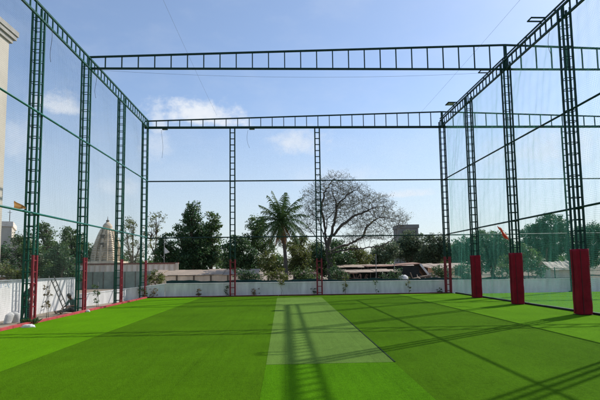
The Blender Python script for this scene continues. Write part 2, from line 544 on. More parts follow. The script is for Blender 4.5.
def roof_truss(label, Y, x0, x1, xa, zb, ze, za, chord, bchord):
    """long pitched ladder truss spanning both fields; apex at xa"""
    t = thing('roof_truss', label, 'truss', (x0, Y, zb))
    L_, a = x1-x0, xa-x0
    b = MB(); b.bar((0, 0, 0), (L_, 0, 0), bchord); b.build('bottom_chord', 'green_paint_shaded', t)
    b = MB(); b.bar((0, 0, ze-zb), (a, 0, za-zb), chord); b.build('top_chord', 'green_paint_shaded', t)
    b = MB(); b.bar((a, 0, za-zb), (L_, 0, ze-zb), chord); b.build('top_chord', 'green_paint_shaded', t)
    n = 26
    for side in (0, 1):
        for i in range(n+1):
            if side == 1 and i == 0: continue
            x = a*i/n if side == 0 else a+(L_-a)*i/n
            if side == 0 and i == n: continue
            zt = (ze-zb)+(za-ze)*(i/n if side == 0 else 1-i/n)
            b = MB(); b.bar((0, 0, bchord/2), (0, 0, zt-chord/2), 0.055)
            b.build('strut', 'green_paint_shaded', t, (x, 0, 0))
    b = MB(); b.bar((a, 0, bchord/2), (a, 0, za-zb-chord/2), 0.15, 0.10); b.build('king_post', 'green_paint_shaded', t)
    return t
roof_truss('near roof truss, the larger long ladder truss crossing the open sky', 23.40, -10.25, 34.6, 12.22, 12.72, 13.34, 14.10, 0.085, 0.09)
roof_truss('far roof truss with thick bottom chord over the far end posts', 33.45, -10.4, 34.6, 12.24, 12.68, 13.18, 13.88, 0.085, 0.15)

def rail(label, p, q, r, paint, group):
    b = MB(); b.tube([(0, 0, 0), Vector(q)-Vector(p)], r, 8)
    o = b.build('net_rail', paint, None, p)
    return tag(o, label, 'rail', group)
RL = 'horizontal pipes tying the posts together'
rail('upper teal pipe along the left posts', (-10.07, 6, 8.59), (-10.07, 33.2, 8.59), 0.045, 'rail_paint_lit', RL)
rail('lower teal pipe along the left posts, with the pennant tied to it', (-10.07, 6, 4.40), (-10.07, 33.2, 4.40), 0.045, 'rail_paint_lit', RL)
rail('upper dark pipe along the right padded posts', (12.2, 6, 8.59), (12.2, 33.3, 8.59), 0.045, 'green_paint_shaded', RL)
rail('lower dark pipe along the right padded posts, with the orange cloth tied to it', (12.2, 6, 4.40), (12.2, 33.3, 4.40), 0.045, 'green_paint_shaded', RL)
rail('upper pipe across the far end, high above the tree tops', (-10.1, 33.53, 8.60), (34.5, 33.53, 8.60), 0.048, 'green_paint_shaded', RL)
rail('lower pipe across the far end, in front of the tree crowns', (-10.1, 33.53, 4.36), (34.5, 33.53, 4.36), 0.045, 'green_paint_shaded', RL)

# nets: every cord is a thin four-sided strand
def net(label, axis, fixed, a0, a1, z0, z1, sp, rad, m, fold, billow, seed):
    strands = []
    def place(u, z):
        # in-plane gathers and out-of-plane billow
        du = fold*np.sin(2*np.pi*(u/0.62)+1.1*z+2.2*np.sin(z*0.42+seed)+1.6*np.sin(u*0.7+z*0.3+seed))
        du = du+0.05*np.sin(z*1.9+u*0.5+seed)+0.6*fold*np.sin(2*np.pi*(u*0.9+z*0.55)/1.1+1.2*np.sin(z*0.8))
        dz = 0.05*np.sin(u*1.3+z*0.8+seed)+0.9*fold*np.sin(2*np.pi*(z/0.9)+u*2.6+1.5*np.sin(u*0.8))
        dn = billow*(np.sin(u*0.62+seed)*np.sin(z*0.45+1.0)+0.35*np.sin(u*2.3+z*0.9))
        e = np.minimum(1.0, np.minimum(np.minimum(u-a0, a1-u), np.minimum(z-z0, z1-z))/0.6)
        e = np.clip(e, 0, 1)
        if axis == 'y':
            return np.stack([fixed+dn*e, u+du*e, z+dz*e], -1)
        return np.stack([u+du*e, fixed+dn*e, z+dz*e], -1)
    Nv = int((z1-z0)/0.26)
    zz = np.linspace(z0, z1, Nv)
    for u in np.arange(a0, a1+1e-6, sp):
        strands.append(place(np.full(Nv, u), zz))
    Nh = int((a1-a0)/0.13)
    uu = np.linspace(a0, a1, Nh)
    for z in np.arange(z0, z1+1e-6, sp):
        strands.append(place(uu, np.full(Nh, z)))
    Vs, Fs, off = [], [], 0
    for s in strands:
        d = np.gradient(s, axis=0)
        d /= np.linalg.norm(d, axis=1, keepdims=True)
        nrm = np.array([1.0, 0, 0]) if axis == 'y' else np.array([0, 1.0, 0])
        bb = np.cross(d, nrm)
        bb /= np.linalg.norm(bb, axis=1, keepdims=True)
        aa = np.cross(bb, d)
        tri = [(0, 1.0), (0.87, -0.5), (-0.87, -0.5)]
        ring = np.stack([s+rad*(bb*cx+aa*cy_) for cx, cy_ in tri], 1)
        n = len(s)
        Vs.append(ring.reshape(-1, 3))
        idx = off+np.arange(n-1)[:, None]*3
        for k in range(3):
            k2 = (k+1) % 3
            Fs.append(np.concatenate([idx+k, idx+k2, idx+3+k2, idx+3+k], 1))
        off += n*3
    V = np.concatenate(Vs)
    Fq = np.concatenate(Fs)
    me = bpy.data.meshes.new('net')
    me.vertices.add(len(V)); me.vertices.foreach_set('co', V.astype(np.float32).ravel())
    me.loops.add(Fq.size); me.loops.foreach_set('vertex_index', Fq.astype(np.int32).ravel())
    me.polygons.add(len(Fq))
    me.polygons.foreach_set('loop_start', np.arange(0, Fq.size, 4, dtype=np.int32))
    me.polygons.foreach_set('loop_total', np.full(len(Fq), 4, dtype=np.int32))
    me.polygons.foreach_set('use_smooth', np.ones(len(Fq), dtype=bool))
    me.materials.append(MATS[m])
    me.update(calc_edges=True)
    o = link('net', me)
    return tag(o, label, 'net')
net('pale wavy net hung between the padded posts of the right side', 'y', 12.50, 9.0, 33.3, 0.1, 13.15, 0.07, 0.0026, 'right_net_cord', 0.032, 0.12, 0.7)
net('fine grey-green net behind the left row of lattice posts', 'y', -10.60, 9.0, 33.6, 0.1, 13.15, 0.075, 0.0017, 'left_net_cord', 0.01, 0.05, 2.1)
net('thin dark net hung across the far end', 'x', 33.66, -10.4, 34.0, 0.15, 12.6, 0.10, 0.0011, 'back_net_cord', 0.01, 0.04, 4.2)

# wires and cables
def cable(name, label, pts, r, m, cat, group=None):
    b = MB()
    p0 = Vector(pts[0])
    b.tube([Vector(p)-p0 for p in pts], r, 5)
    return tag(b.build(name, m, None, p0), label, cat, group)
def sag(p, q, s, n=20):
    p, q = Vector(p), Vector(q)
    return [p.lerp(q, i/n)-Vector((0, 0, s*4*(i/n)*(1-i/n))) for i in range(n+1)]
cable('support_wire', 'thin wire overhead, running from the cloud to the top edge left of centre', sag((-5.0, 33.45, 13.6), (-5.1, 9, 13.75), 0.15), 0.0045, 'wire', 'wire')
cable('support_wire', 'thin wire overhead, running to the top edge right of centre', sag((10.42, 33.45, 13.62), (10.4, 9, 13.75), 0.1), 0.0045, 'wire', 'wire')
cable('support_wire', 'thin slack wire strung just below the near roof truss', sag((-10.1, 23.5, 12.70), (12.1, 23.5, 12.62), 0.36), 0.0055, 'wire', 'wire')
def dangle(label, px, py0, py1, Y, hook=0.0):
    if px < 120 or px > 500:      # hung on a side truss: stay in its plane
        d = ray(px, py0)
        Y = d.y*((-10.09 if px < 120 else 12.08)/d.x)
    a, c = at(px, py0, Y), at(px+0.4, py1, Y)
    pts = []
    for i in range(13):
        f_ = i/12
        p = a.lerp(c, f_)
        p.x += 0.05*math.sin(f_*5+px)+hook*max(0, f_-0.75)
        pts.append(p)
    cable('dangling_cable', label, pts, 0.009, 'black_cable', 'cable', 'loose cables hanging from the steelwork')
dangle('loose black cable hanging from the left truss beside the nearest left post', 51, 29, 62, 19.6)
dangle('short loose cable hanging from the left truss past the second left post', 95.5, 77, 98, 24.4)
dangle('loose cable with plug hanging under the far truss by its left end', 162, 130, 158, 33.42)
dangle('loose cable hanging under the far truss right of the bushy-tree ladder post', 247.5, 130, 148, 33.42, 0.3)
dangle('looped end of cable hanging from the eaves truss near the largest padded post', 549, 29, 57, 19.9, 0.3)

# floodlights and lamp arms on the right truss
def lamp_arm(label, x0, x1, y0, y1, z, panel):
    t = thing('floodlight', label, 'floodlight', (x1, (y0+y1)/2, z), 'floodlight arms on the right truss')
    b = MB()
    w = x1-x0
    h = (y1-y0)/2
    b.bar((0.0, -h, 0), (-w, -h, 0), 0.06, 0.05)
    b.bar((0.0, h, 0), (-w, h, 0), 0.06, 0.05)
    b.bar((-w, -h-0.03, 0.002), (-w, h+0.03, 0.002), 0.045, 0.05)
    b.bar((-0.02, -h, -0.12), (-0.02, -h, 0.0), 0.05)
    b.bar((-0.02, h, -0.12), (-0.02, h, 0.0), 0.05)
    b.build('bracket', 'green_paint_shaded', t)
    if panel:
        b = MB(); b.box((-w+0.04, -h+0.035, -0.03), (-0.1, h-0.035, 0.03)); b.build('housing', 'grey_concrete', t)
        b = MB(); b.box((-w+0.07, -h+0.06, -0.038), (-0.13, h-0.06, -0.031)); b.build('lens', 'lamp_glass', t)
    return t
lamp_arm('empty floodlight arm near the top corner, above the largest padded post', 11.50, 12.15, 19.5, 19.82, 13.42, False)
lamp_arm('floodlight arm just below the near roof truss, beside its peak', 11.60, 12.15, 25.05, 25.42, 13.42, False)
lamp_arm('floodlight with grey panel above the far corner', 11.55, 12.15, 30.2, 30.75, 13.42, True)
def small_lamp(px, label):
    p = at(px, 130.5, 33.4)
    t = thing('batten_lamp', label, 'lamp', (p.x, 33.4, 12.56), 'small lamps under the far truss')
    b = MB(); b.box((-0.2, -0.06, -0.06), (0.2, 0.06, -0.004)); b.build('housing', 'green_paint_shaded', t)
    b = MB(); b.box((-0.17, -0.045, -0.075), (0.17, 0.045, -0.0605)); b.build('lens', 'lamp_glass', t)
small_lamp(165, 'small lamp under the far truss by the hanging plug cable')
small_lamp(232+20, 'small lamp under the far truss beside the second hanging cable')

# cloths and flags
def cloth(name, label, corners, m, cat, nu=10, nv=8, amp=0.04, seed=0, parent=None, thick=0.006):
    A, B, C_, D = [Vector(c) for c in corners]
    nrm = (B-A).cross(D-A)
    nrm = nrm.normalized() if nrm.length > 1e-6 else Vector((0, 1, 0))
    vs, fs = [], []
    for side in (0, 1):
        for i in range(nu+1):
            for j in range(nv+1):
                u, v = i/nu, j/nv
                p = A.lerp(B, u).lerp(D.lerp(C_, u), v)
                w = amp*(math.sin(u*7+v*2+seed)+0.5*math.sin(v*9-u*3+seed*2))
                vs.append(p+nrm*(w+side*thick)-A)
    S = (nu+1)*(nv+1)
    for i in range(nu):
        for j in range(nv):
            a = i*(nv+1)+j
            fs.append((a, a+nv+1, a+nv+2, a+1))
            fs.append((S+a+1, S+a+nv+2, S+a+nv+1, S+a))
    b = MB(); b.add(vs, fs, True)
    o = b.build(name, m, parent, A)
    if label: tag(o, label, cat)
    return o
cloth('pennant', 'faded orange pennant tied to the lower left pipe beside the nearest left post',
      [(-10.2, 17.25, 4.74), (-10.15, 17.95, 4.58), (-10.15, 17.95, 4.53), (-10.2, 17.3, 4.43)], 'orange_cloth', 'flag', amp=0.02)
cloth('cloth_strip', 'orange red cloth hanging from the lower right pipe between two padded posts',
      [(12.35, 25.62, 4.36), (12.35, 25.2, 4.12), (12.35, 24.15, 3.38), (12.35, 24.75, 3.55)], 'red_orange_cloth', 'cloth', amp=0.05, seed=2)

# ------------------------------------------------------------------ masonry walls round the field
def poly_wall(name, label, pts, z0, tops, th, m, cat='wall', group=None, cap=None, origin=None):
    """wall following plan points; the thickness is on the outer side"""
    t = thing(name, label, cat, (*pts[0], z0), group)
    o = Vector((*pts[0], 0))
    b = MB()
    cb = MB()
    for (p, q, za, zb) in zip(pts[:-1], pts[1:], tops[:-1], tops[1:]):
        P, Q = Vector((*p, 0))-o, Vector((*q, 0))-o
        d = (Q-P).normalized()
        n = Vector((-d.y, d.x, 0))*th
        vs = [P, Q, Q+n, P+n]
        v8 = [(v.x, v.y, 0) for v in vs]+[(vs[0].x, vs[0].y, za-z0), (vs[1].x, vs[1].y, zb-z0), (vs[2].x, vs[2].y, zb-z0), (vs[3].x, vs[3].y, za-z0)]
        b.add(v8, [(0, 3, 2, 1), (4, 5, 6, 7), (0, 1, 5, 4), (1, 2, 6, 5), (2, 3, 7, 6), (3, 0, 4, 7)])
        if cap:
            e = Vector((-d.y, d.x, 0))*0.025
            c8 = [P-e, Q-e, Q+n+e, P+n+e]
            v = [(x.x, x.y, (za if i in (0, 3) else zb)-z0+0.003) for i, x in enumerate(c8)]+[(x.x, x.y, (za if i in (0, 3) else zb)-z0+0.05) for i, x in enumerate(c8)]
            cb.add(v, [(0, 3, 2, 1), (4, 5, 6, 7), (0, 1, 5, 4), (1, 2, 6, 5), (2, 3, 7, 6), (3, 0, 4, 7)])
    b.build('masonry', m, t)
    if cap:
        cb.build('coping', cap, t)
    return t
GZ = -0.13
w1 = poly_wall('white_wall', 'tall stretch of sunlit white wall behind the leaning ladder', [(-12.65, 4.0), (-12.6, 27.7)], GZ, [1.72, 1.60], 0.2, 'white_wall', cap='white_wall')
b = MB()
for i in range(5):
    px = 2.5+i*1.4
    a = at(px, 283.5, 20.6+0.15*i); c = at(px-0.8+0.5*(i % 2), 288, 20.6+0.15*i)
    b.bar((0.012-0.05, a.y-4, a.z-GZ-0.07*(i % 3)), (0.012-0.05, c.y-4+0.05*(i % 4), c.z-GZ+0.09*((i*2) % 3)), 0.02, 0.035)
b.build('paint_marks', 'blue_mark', w1).location = (0.075, 0, 0)
poly_wall('white_wall', 'low sunlit white wall running past the temple tower to the far left corner', [(-12.25, 27.75), (-11.35, 33.0), (-8.9, 34.0)], GZ, [0.60, 0.66, 0.93], 0.2, 'white_wall', cap='white_wall')
poly_wall('white_wall', 'long shaded white wall closing the far end of the field', [(-8.88, 33.98), (40, 33.98)], GZ, [0.94, 0.86], 0.2, 'white_wall', cap='white_wall')
# weathered bottom strip of the far wall
# dark shade-cloth strip showing over the far wall
b = MB()
n = 60
vs, fs = [], []
for i in range(n+1):
    x = 26.0*i/n
    top = 1.30+0.05*math.sin(x*1.3)+0.03*math.sin(x*4.1)-0.0035*x
    for y in (0, 0.03):
        yy = y+0.03*math.sin(x*2.2)
        vs += [(x, yy, 0), (x, yy, top)]
for i in range(n):
    a = i*4
    fs += [(a, a+4, a+5, a+1), (a+2, a+3, a+7, a+6), (a+1, a+5, a+7, a+3)]
b.add(vs, fs, True)
tag(b.build('shade_cloth', 'shade_cloth', None, (-8.9, 34.35, GZ)), 'dark green shade cloth showing just above the far white wall', 'shade cloth')

# mesh fence on the right of the far wall
fx0, fx1 = 12.6, 38.0
ft = thing('mesh_fence', 'teal wire mesh fence with posts above the white wall beyond the right net', 'fence', (fx0, 34.45, GZ))
for i in range(13):
    b = MB(); b.tube([(i*2.1, 0, 0), (i*2.1, 0, 1.95)], 0.035, 6); b.build('fence_post', 'fence_mesh', ft)
b = MB(); b.tube([(0, 0, 1.85), (25.3, 0, 1.85)], 0.025, 6); b.tube([(0, 0, 1.1), (25.3, 0, 1.1)], 0.02, 6); b.build('fence_rail', 'fence_mesh', ft)
b = MB()
for i in range(-18, 254):
    x = i*0.1
    for sgn in (1, -1):
        xa, xb = (x, x+1.8) if sgn > 0 else (x+1.8, x)
        za, zb = 0.02, 1.82
        if min(xa, xb) < 0 or max(xa, xb) > 25.3: continue
        b.bar((xa, 0.004*sgn, za), (xb, 0.004*sgn, zb), 0.009)
b.build('wire_mesh', 'fence_mesh', ft)

# ------------------------------------------------------------------ buildings
def gable_box(b, w, d, h):
    b.box((-w/2, -d/2, 0), (w/2, d/2, h))

# tall cream building on the left
tb = thing('tall_building', 'tall cream building with grey cornice beyond the left net', 'building', (-19, 18, GZ))
b = MB(); b.box((-3, -14, 0), (3.0, 7.95, 15.6)); b.build('wall', 'cream_plaster', tb)
b = MB()
b.box((-3.3, -14.3, 15.602), (3.10, 8.15, 15.86)); b.box((-3.5, -14.5, 15.862), (3.20, 8.35, 16.12)); b.build('cornice', 'grey_cornice', tb)
b = MB(); b.box((-3.55, -14.55, 16.122), (3.26, 8.45, 16.42)); b.build('parapet', 'grey_cornice', tb)
for k, zz in enumerate((2.0, 5.2, 8.4, 11.6)):
    for yy in (-10, -6, -2, 2):
        b = MB(); b.box((3.002, yy-0.6, zz), (3.05, yy+0.6, zz+1.5)); wf = b.build('window', 'cream_trim', tb)
        b = MB(); b.box((3.052, yy-0.5, zz+0.1), (3.06, yy+0.5, zz+1.4)); b.build('pane', 'window_dark', wf)

# far cream house at the left edge
p0 = at(0, 222, 60); p1 = at(12, 222, 60)
hs = thing('far_house', 'pale house with flat parapet and roof antenna at the left edge, behind trees', 'house', (p1.x, 60, GZ), rz=R(27))
b = MB(); b.box((-9, 0, 0), (0, 7, 8.0)); b.build('wall', 'cream_plaster', hs)
b = MB(); b.box((-9.15, -0.15, 8.002), (0.15, 7.15, 8.65)); b.build('parapet', 'parapet_plaster', hs)
b = MB(); b.box((0.002, 0.6, 0), (1.9, 6.5, 6.2)); b.box((-0.0, 0.45, 6.202), (2.05, 6.6, 6.6)); b.build('side_wing', 'cream_plaster', hs)
for i in range(3):
    for z in (1.2, 4.6):
        b = MB(); b.box((-3.2-2.6*i, -0.06, z), (-2.0-2.6*i, -0.002, z+1.5)); w_ = b.build('window', 'parapet_trim', hs)
        b = MB(); b.box((-3.1-2.6*i, -0.08, z+0.1), (-2.1-2.6*i, -0.062, z+1.4)); b.build('pane', 'window_dark', w_)
b = MB(); b.tube([(-0.3, 0.4, 8.6), (-0.3, 0.4, 10.2)], 0.05, 6); b.tube([(-0.55, 0.4, 9.9), (-0.05, 0.4, 9.9)], 0.03, 5); b.build('antenna', 'grey_concrete', hs)

# low red and white shed in front of it
p = at(12, 272, 50)
sh = thing('small_shed', 'small shed with red-brown wall and white roof edge at the far left', 'shed', (p.x-1.5, 50, GZ), rz=R(27))
b = MB(); b.box((-5, 0, 0), (2.2, 3, 1.55)); b.build('wall', 'rusty_roof', sh)
b = MB(); b.box((-5.2, -0.3, 1.552), (2.4, 3.2, 1.75)); b.build('roof', 'parapet_plaster', sh)
for i in range(4):
    b = MB(); b.box((-4.2+1.6*i, -0.05, 0.5), (-3.4+1.6*i, -0.002, 1.3)); b.build('opening', 'white_cloth', sh)

# temple
TY = 60.0
tc = at(102, 262, TY)
tt = thing('temple', 'weathered stone temple tower with curved tapering spire and round finial', 'temple', (tc.x, TY+1.6, GZ), rz=R(-2))
b = MB(); b.box((-2.35, -2.35, 0), (2.35, 2.35, 2.4)); b.box((-2.6, -2.6, 2.402), (2.6, 2.6, 2.65)); b.box((-2.1, -2.1, 2.652), (2.1, 2.1, 3.3)); b.build('plinth', 'temple_stone', tt)
b = MB()
prof = []
for i in range(46):
    f_ = i/45
    r_ = 1.62*(1-0.60*f_**1.6)
    r_ *= (1.05, 1.04, 0.965)[i % 3]
    prof.append((r_, 3.3+f_*4.45))
b.lathe(prof, (0, 0, 0), 28, smooth=False, sq=0.62)
# raised centre bands on each face
for k in range(4):
    a = k*math.pi/2
    for off_, ww, pr in ((0, 0.42, 0.16), (-0.8, 0.2, 0.09), (0.8, 0.2, 0.09)):
        for i in range(0, 24):
            f0 = i/24
            r_ = 1.62*(1-0.60*f0**1.6)
            sc_ = r_/1.62
            cx, sx = math.cos(a), math.sin(a)
            q = Vector((cx*(r_+pr*0.4)-sx*off_*sc_, sx*(r_+pr*0.4)+cx*off_*sc_, 3.3+f0*4.35))
            q2 = q+Vector((0, 0, 4.35/24*0.86))
            b.bar(q, q2, ww*sc_*2 if k % 2 else pr*1.6, pr*1.6 if k % 2 else ww*sc_*2, up=(1, 0, 0))
b.build('spire', 'temple_stone', tt)
b = MB()
b.lathe([(0.50, 7.75), (0.46, 7.84), (0.60, 7.92), (0.62, 8.08), (0.54, 8.24), (0.40, 8.42), (0.26, 8.54), (0.20, 8.65)], (0, 0, 0), 20)
b.build('amalaka', 'temple_stone', tt)
b = MB(); b.lathe([(0.12, 8.66), (0.22, 8.75), (0.2, 8.85), (0.06, 8.95), (0.05, 9.05), (0.025, 9.4)], (0, 0, 0), 12); b.build('finial', 'temple_dark', tt)
for zz in (4.0, 5.2, 6.3):
    r_ = 1.62*(1-0.60*((zz-3.3)/4.45)**1.6)
    b = MB()
    b.box((-0.26, -r_-0.36, zz), (0.26, -r_-0.20, zz+0.42)); b.box((-0.34, -r_-0.40, zz+0.422), (0.34, -r_-0.18, zz+0.52))
    b.build('niche', 'temple_dark' if zz > 4.5 else 'temple_stone', tt)

# temple compound wall with posts
pl, pr_ = at(70, 263, 54), at(178, 263, 54)
cw = thing('compound_wall', 'beige slatted compound wall with brown top rail below the temple', 'wall', (pl.x, 54, GZ))
wl = pr_.x-pl.x
b = MB(); b.box((0, 0, 0), (wl, 0.3, 1.95)); b.build('base_wall', 'grey_green_wall', cw)
b = MB(); b.box((0, 0.05, 1.952), (wl, 0.25, 2.78)); b.build('parapet', 'parapet_plaster', cw)
b = MB(); b.box((-0.05, -0.04, 2.782), (wl+0.05, 0.34, 2.95)); b.build('top_rail', 'parapet_trim', cw)
b = MB()
x = 0.3
while x < wl-0.2:
    b.box((x, -0.03, 1.953), (x+0.16, 0.048, 2.78)); x += 0.62
b.build('balusters', 'cream_trim', cw)
b = MB()
x = 0.15
while x < wl-0.5:
    b.box((x, -0.07, 0), (x+0.10, -0.002, 1.949)); x += 1.24
b.build('pilasters', 'temple_dark', cw)
b = MB(); b.box((wl-0.28, -0.12, 0), (wl+0.06, -0.042, 2.9)); b.build('end_pier', 'cream_trim', cw)
# white pennant on a pole above it
fp = at(163.5, 263, 54.1)
fl = thing('flagpole', 'thin pole with small white pennant above the compound wall', 'flag', (fp.x, 54.35, GZ))
b = MB(); b.tube([(0, 0, 0), (0, 0, 6.05)], 0.045, 6); b.build('pole', 'grey_concrete', fl)
cloth('pennant', None, [(0.05, 0, 4.80), (0.62, 0.05, 4.22), (0.62, 0.05, 4.16), (0.05, 0, 4.02)], 'white_cloth', None, parent=fl, amp=0.03)

# low brown boundary building
bl, br = at(150, 272, 46), at(262, 272, 46)
bb = thing('low_building', 'long low brown-walled building with ragged sheet roof before the dark conical trees', 'building', (bl.x, 46, GZ))
wl = br.x-bl.x
b = MB(); b.box((0, 0, 0), (wl, 3.0, 1.48)); b.build('wall', 'brown_wall', bb)
b = MB()
for i in range(int(wl/0.9)):
    j = random.uniform(-0.09, 0.07)
    b.add([(i*0.9, -0.12, 1.50+j), (i*0.9+0.98, -0.12, 1.50+j), (i*0.9+0.98, 3.3, 2.0+j), (i*0.9, 3.3, 2.0+j),
           (i*0.9, -0.12, 1.56+j), (i*0.9+0.98, -0.12, 1.56+j), (i*0.9+0.98, 3.3, 2.06+j), (i*0.9, 3.3, 2.06+j)],
          [(0, 3, 2, 1), (4, 5, 6, 7), (0, 1, 5, 4), (1, 2, 6, 5), (2, 3, 7, 6), (3, 0, 4, 7)])
b.build('roof', 'sheet_roof', bb)
for i in range(6):
    x = 0.9+i*(wl-1)/6
    b = MB(); b.box((x, -0.06, 0), (x+0.14, -0.002, 1.47)); b.build('pilaster', 'old_wood', bb)

# sheds right of centre
def shed(label, px0, px1, pyt, Y, h_front, depth, roof, rise, wallm, posts, group='ramshackle sheds beyond the far wall'):
    a, c = at(px0, pyt, Y), at(px1, pyt, Y)
    w = c.x-a.x
    t = thing('shed', label, 'shed', (a.x, Y, GZ), group)
    ht = (a.z+c.z)/2-GZ
    b = MB()
    n = max(2, int(w/0.8))
    for i in range(n):
        j = random.uniform(-0.04, 0.04)
        x0, x1 = w*i/n, w*(i+1)/n+0.05
        b.add([(x0, -0.4, ht+j), (x1, -0.4, ht+j), (x1, depth, ht+rise+j), (x0, depth, ht+rise+j),
               (x0, -0.4, ht+0.06+j), (x1, -0.4, ht+0.06+j), (x1, depth, ht+rise+0.06+j), (x0, depth, ht+rise+0.06+j)],
              [(0, 3, 2, 1), (4, 5, 6, 7), (0, 1, 5, 4), (1, 2, 6, 5), (2, 3, 7, 6), (3, 0, 4, 7)])
    b.build('roof', roof, t)
    b = MB(); b.box((0.15, depth*0.7, 0), (w-0.15, depth*0.75, ht+rise*0.6)); b.build('back_wall', wallm, t)
    b = MB(); b.box((0.1, 0.1, 0), (w-0.1, 0.16, ht*0.55)); b.build('front_wall', wallm, t)
    for i in range(posts):
        x = 0.2+(w-0.4)*i/max(1, posts-1)
        b = MB(); b.tube([(x, -0.2, 0), (x, -0.2, ht+0.02)], 0.05, 6); b.build('post', 'old_wood', t)
    return t
shed('long shed with pale sheet roof, the higher one behind the others', 338, 470, 267.0, 58, 2, 3.0, 'sheet_roof', 0.35, 'inside_shade', 7)
shed('lower shed with pale sheet roof under the bare tree', 340, 400, 272.5, 47, 2, 2.6, 'sheet_roof', 0.25, 'inside_shade', 5)
shed('dark-roofed shed in the middle of the group', 366, 408, 266.5, 52, 2, 2.6, 'rusty_roof', 0.15, 'inside_shade', 4)
shed('shed with patched roof beside the corner post', 432, 462, 268.5, 50, 2, 2.6, 'sheet_roof', 0.2, 'brown_wall', 3)
shed('low shed seen between the palm and the bare tree', 292, 318, 274.5, 50, 2, 2.4, 'rusty_roof', 0.2, 'inside_shade', 4)
# collapsed gable with white barge board
g = at(420, 266, 49)
gt = thing('gabled_hut', 'broken hut with rust-red gable roof and white sloping barge board', 'hut', (g.x, 49, GZ))
b = MB()
b.add([(-2.2, 0, 2.25), (0.1, 0, 2.35), (1.3, 0, 0.75), (1.2, 3, 0.9), (0, 3, 2.5), (-2.2, 3, 2.35),
       (-2.2, 0, 2.32), (0.14, 0, 2.44), (1.38, 0, 0.80), (1.28, 3, 0.97), (0.04, 3, 2.58), (-2.2, 3, 2.42)],
      [(5, 4, 1, 0), (4, 3, 2, 1), (6, 7, 10, 11), (7, 8, 9, 10), (0, 1, 7, 6), (1, 2, 8, 7), (2, 3, 9, 8), (3, 4, 10, 9), (4, 5, 11, 10), (5, 0, 6, 11)])
b.build('roof', 'rusty_roof', gt)
b = MB(); b.bar((0.02, -0.03, 2.36), (1.35, -0.03, 0.62), 0.05, 0.22); b.bar((1.2, -0.03, 0.1), (1.2, -0.03, 0.9), 0.16); b.build('barge_board', 'white_cloth', gt)
b = MB(); b.box((-2.0, 0.3, 0), (0.9, 2.8, 0.75)); b.box((-2.0, 0.3, 0.752), (0.0, 2.8, 2.2)); b.build('wall', 'inside_shade', gt)
tp = at(403.5, 279.5, 44)
b = MB(); b.lathe([(0.62, 0), (0.6, 0.4), (0.52, 0.9), (0.42, 1.15), (0.18, 1.32)], (0, 0, 0), 12)
tag(b.build('covered_bundle', 'white_cloth', None, (tp.x, 44, GZ)), 'white sheet-covered bundle peeping over the far wall', 'bundle')

def plank_pile(label, px, py, Y, w, n, m, seed, cat='scrap'):
    rng = random.Random(seed)
    q = at(px, py, Y)
    b = MB()
    h = q.z-GZ
    for i in range(n):
        x = rng.uniform(-w/2, w/2)
        a = Vector((x, rng.uniform(0, 0.8), 0))
        e = Vector((x+rng.uniform(-1.2, 1.2), rng.uniform(0.2, 1.2), h*rng.uniform(0.6, 1.05)))
        b.bar(a, e, rng.uniform(0.06, 0.22), 0.03)
    for i in range(5):
        x = rng.uniform(-w/2, w/2)
        zz = h*rng.uniform(0.5, 0.9)
        b.bar((x-0.8, 0.4, zz), (x+0.9, 0.5, zz+rng.uniform(-0.25, 0.25)), 0.5, 0.03)
    tag(b.build('scrap_heap', m, None, (q.x, Y, GZ)), label, cat)
plank_pile('heap of leaning planks and sheets under the lower pale shed roof', 376, 277, 45, 4.0, 22, 'old_wood', 2)
plank_pile('heap of pale boards beside the rusty hut', 428, 273, 47, 2.4, 16, 'sheet_roof', 3)
plank_pile('heap of brown boards just right of the bare trunk', 352, 272, 46, 2.2, 14, 'rusty_roof', 4)

# tan roofed house on the right
q0, q1 = at(550, 265, 60), at(579, 265, 60)
th_ = thing('tan_house', 'low house with rough tan roof behind the mesh fence', 'house', (q0.x, 60, GZ))
w = q1.x-q0.x
b = MB(); b.box((0.2, 0.3, 0), (w-0.2, 3.5, 1.35)); b.build('wall', 'parapet_plaster', th_)
b = MB()
n = 14
vs, fs = [], []
for i in range(n+1):
    for j, (yy, zz) in enumerate(((-0.3, 1.30), (-0.3, 1.42), (1.0, 2.1), (2.0, 2.55), (3.2, 1.8), (3.8, 1.35))):
        vs.append((w*i/n, yy, zz+random.uniform(-0.13, 0.13)*(j > 0)))
for i in range(n):
    for j in range(5):
        a = i*6+j
        fs.append((a, a+6, a+7, a+1))
b.add(vs, fs, False); b.build('roof', 'tan_roof', th_)

# distant grey block
d0 = at(399, 224, 112); d1 = at(418, 224, 112)
gb = thing('grey_block', 'flat-topped grey concrete building rising behind the right-hand trees', 'building', (d0.x, 112, GZ))
b = MB(); b.box((0, 0, 0), (d1.x-d0.x, 6, 11.6)); b.build('wall', 'grey_concrete', gb)
b = MB(); b.box((-0.2, -0.2, 11.602), (d1.x-d0.x+0.2, 6.2, 12.5)); b.build('parapet', 'grey_concrete', gb)
for i in range(3):
    b = MB(); b.box((0.7+i*1.4, -0.06, 9.6), (1.5+i*1.4, -0.002, 10.9)); b.build('window', 'window_dark', gb)

# thin poles beyond the wall
for px, pt, Y, lab in ((375.5, 254, 45, 'thin grey pole among the sheds under the bare tree'), (394, 262, 47, 'short wooden pole beside the dark-roofed shed'),
                       (436, 268, 44, 'slim pole near the corner post')):
    q = at(px, pt, Y)
    b = MB(); b.tube([(0, 0, 0), (0.03, 0, q.z-GZ)], [0.05, 0.035], 6)
    tag(b.build('pole', 'grey_concrete', None, (q.x, Y, GZ)), lab, 'pole')

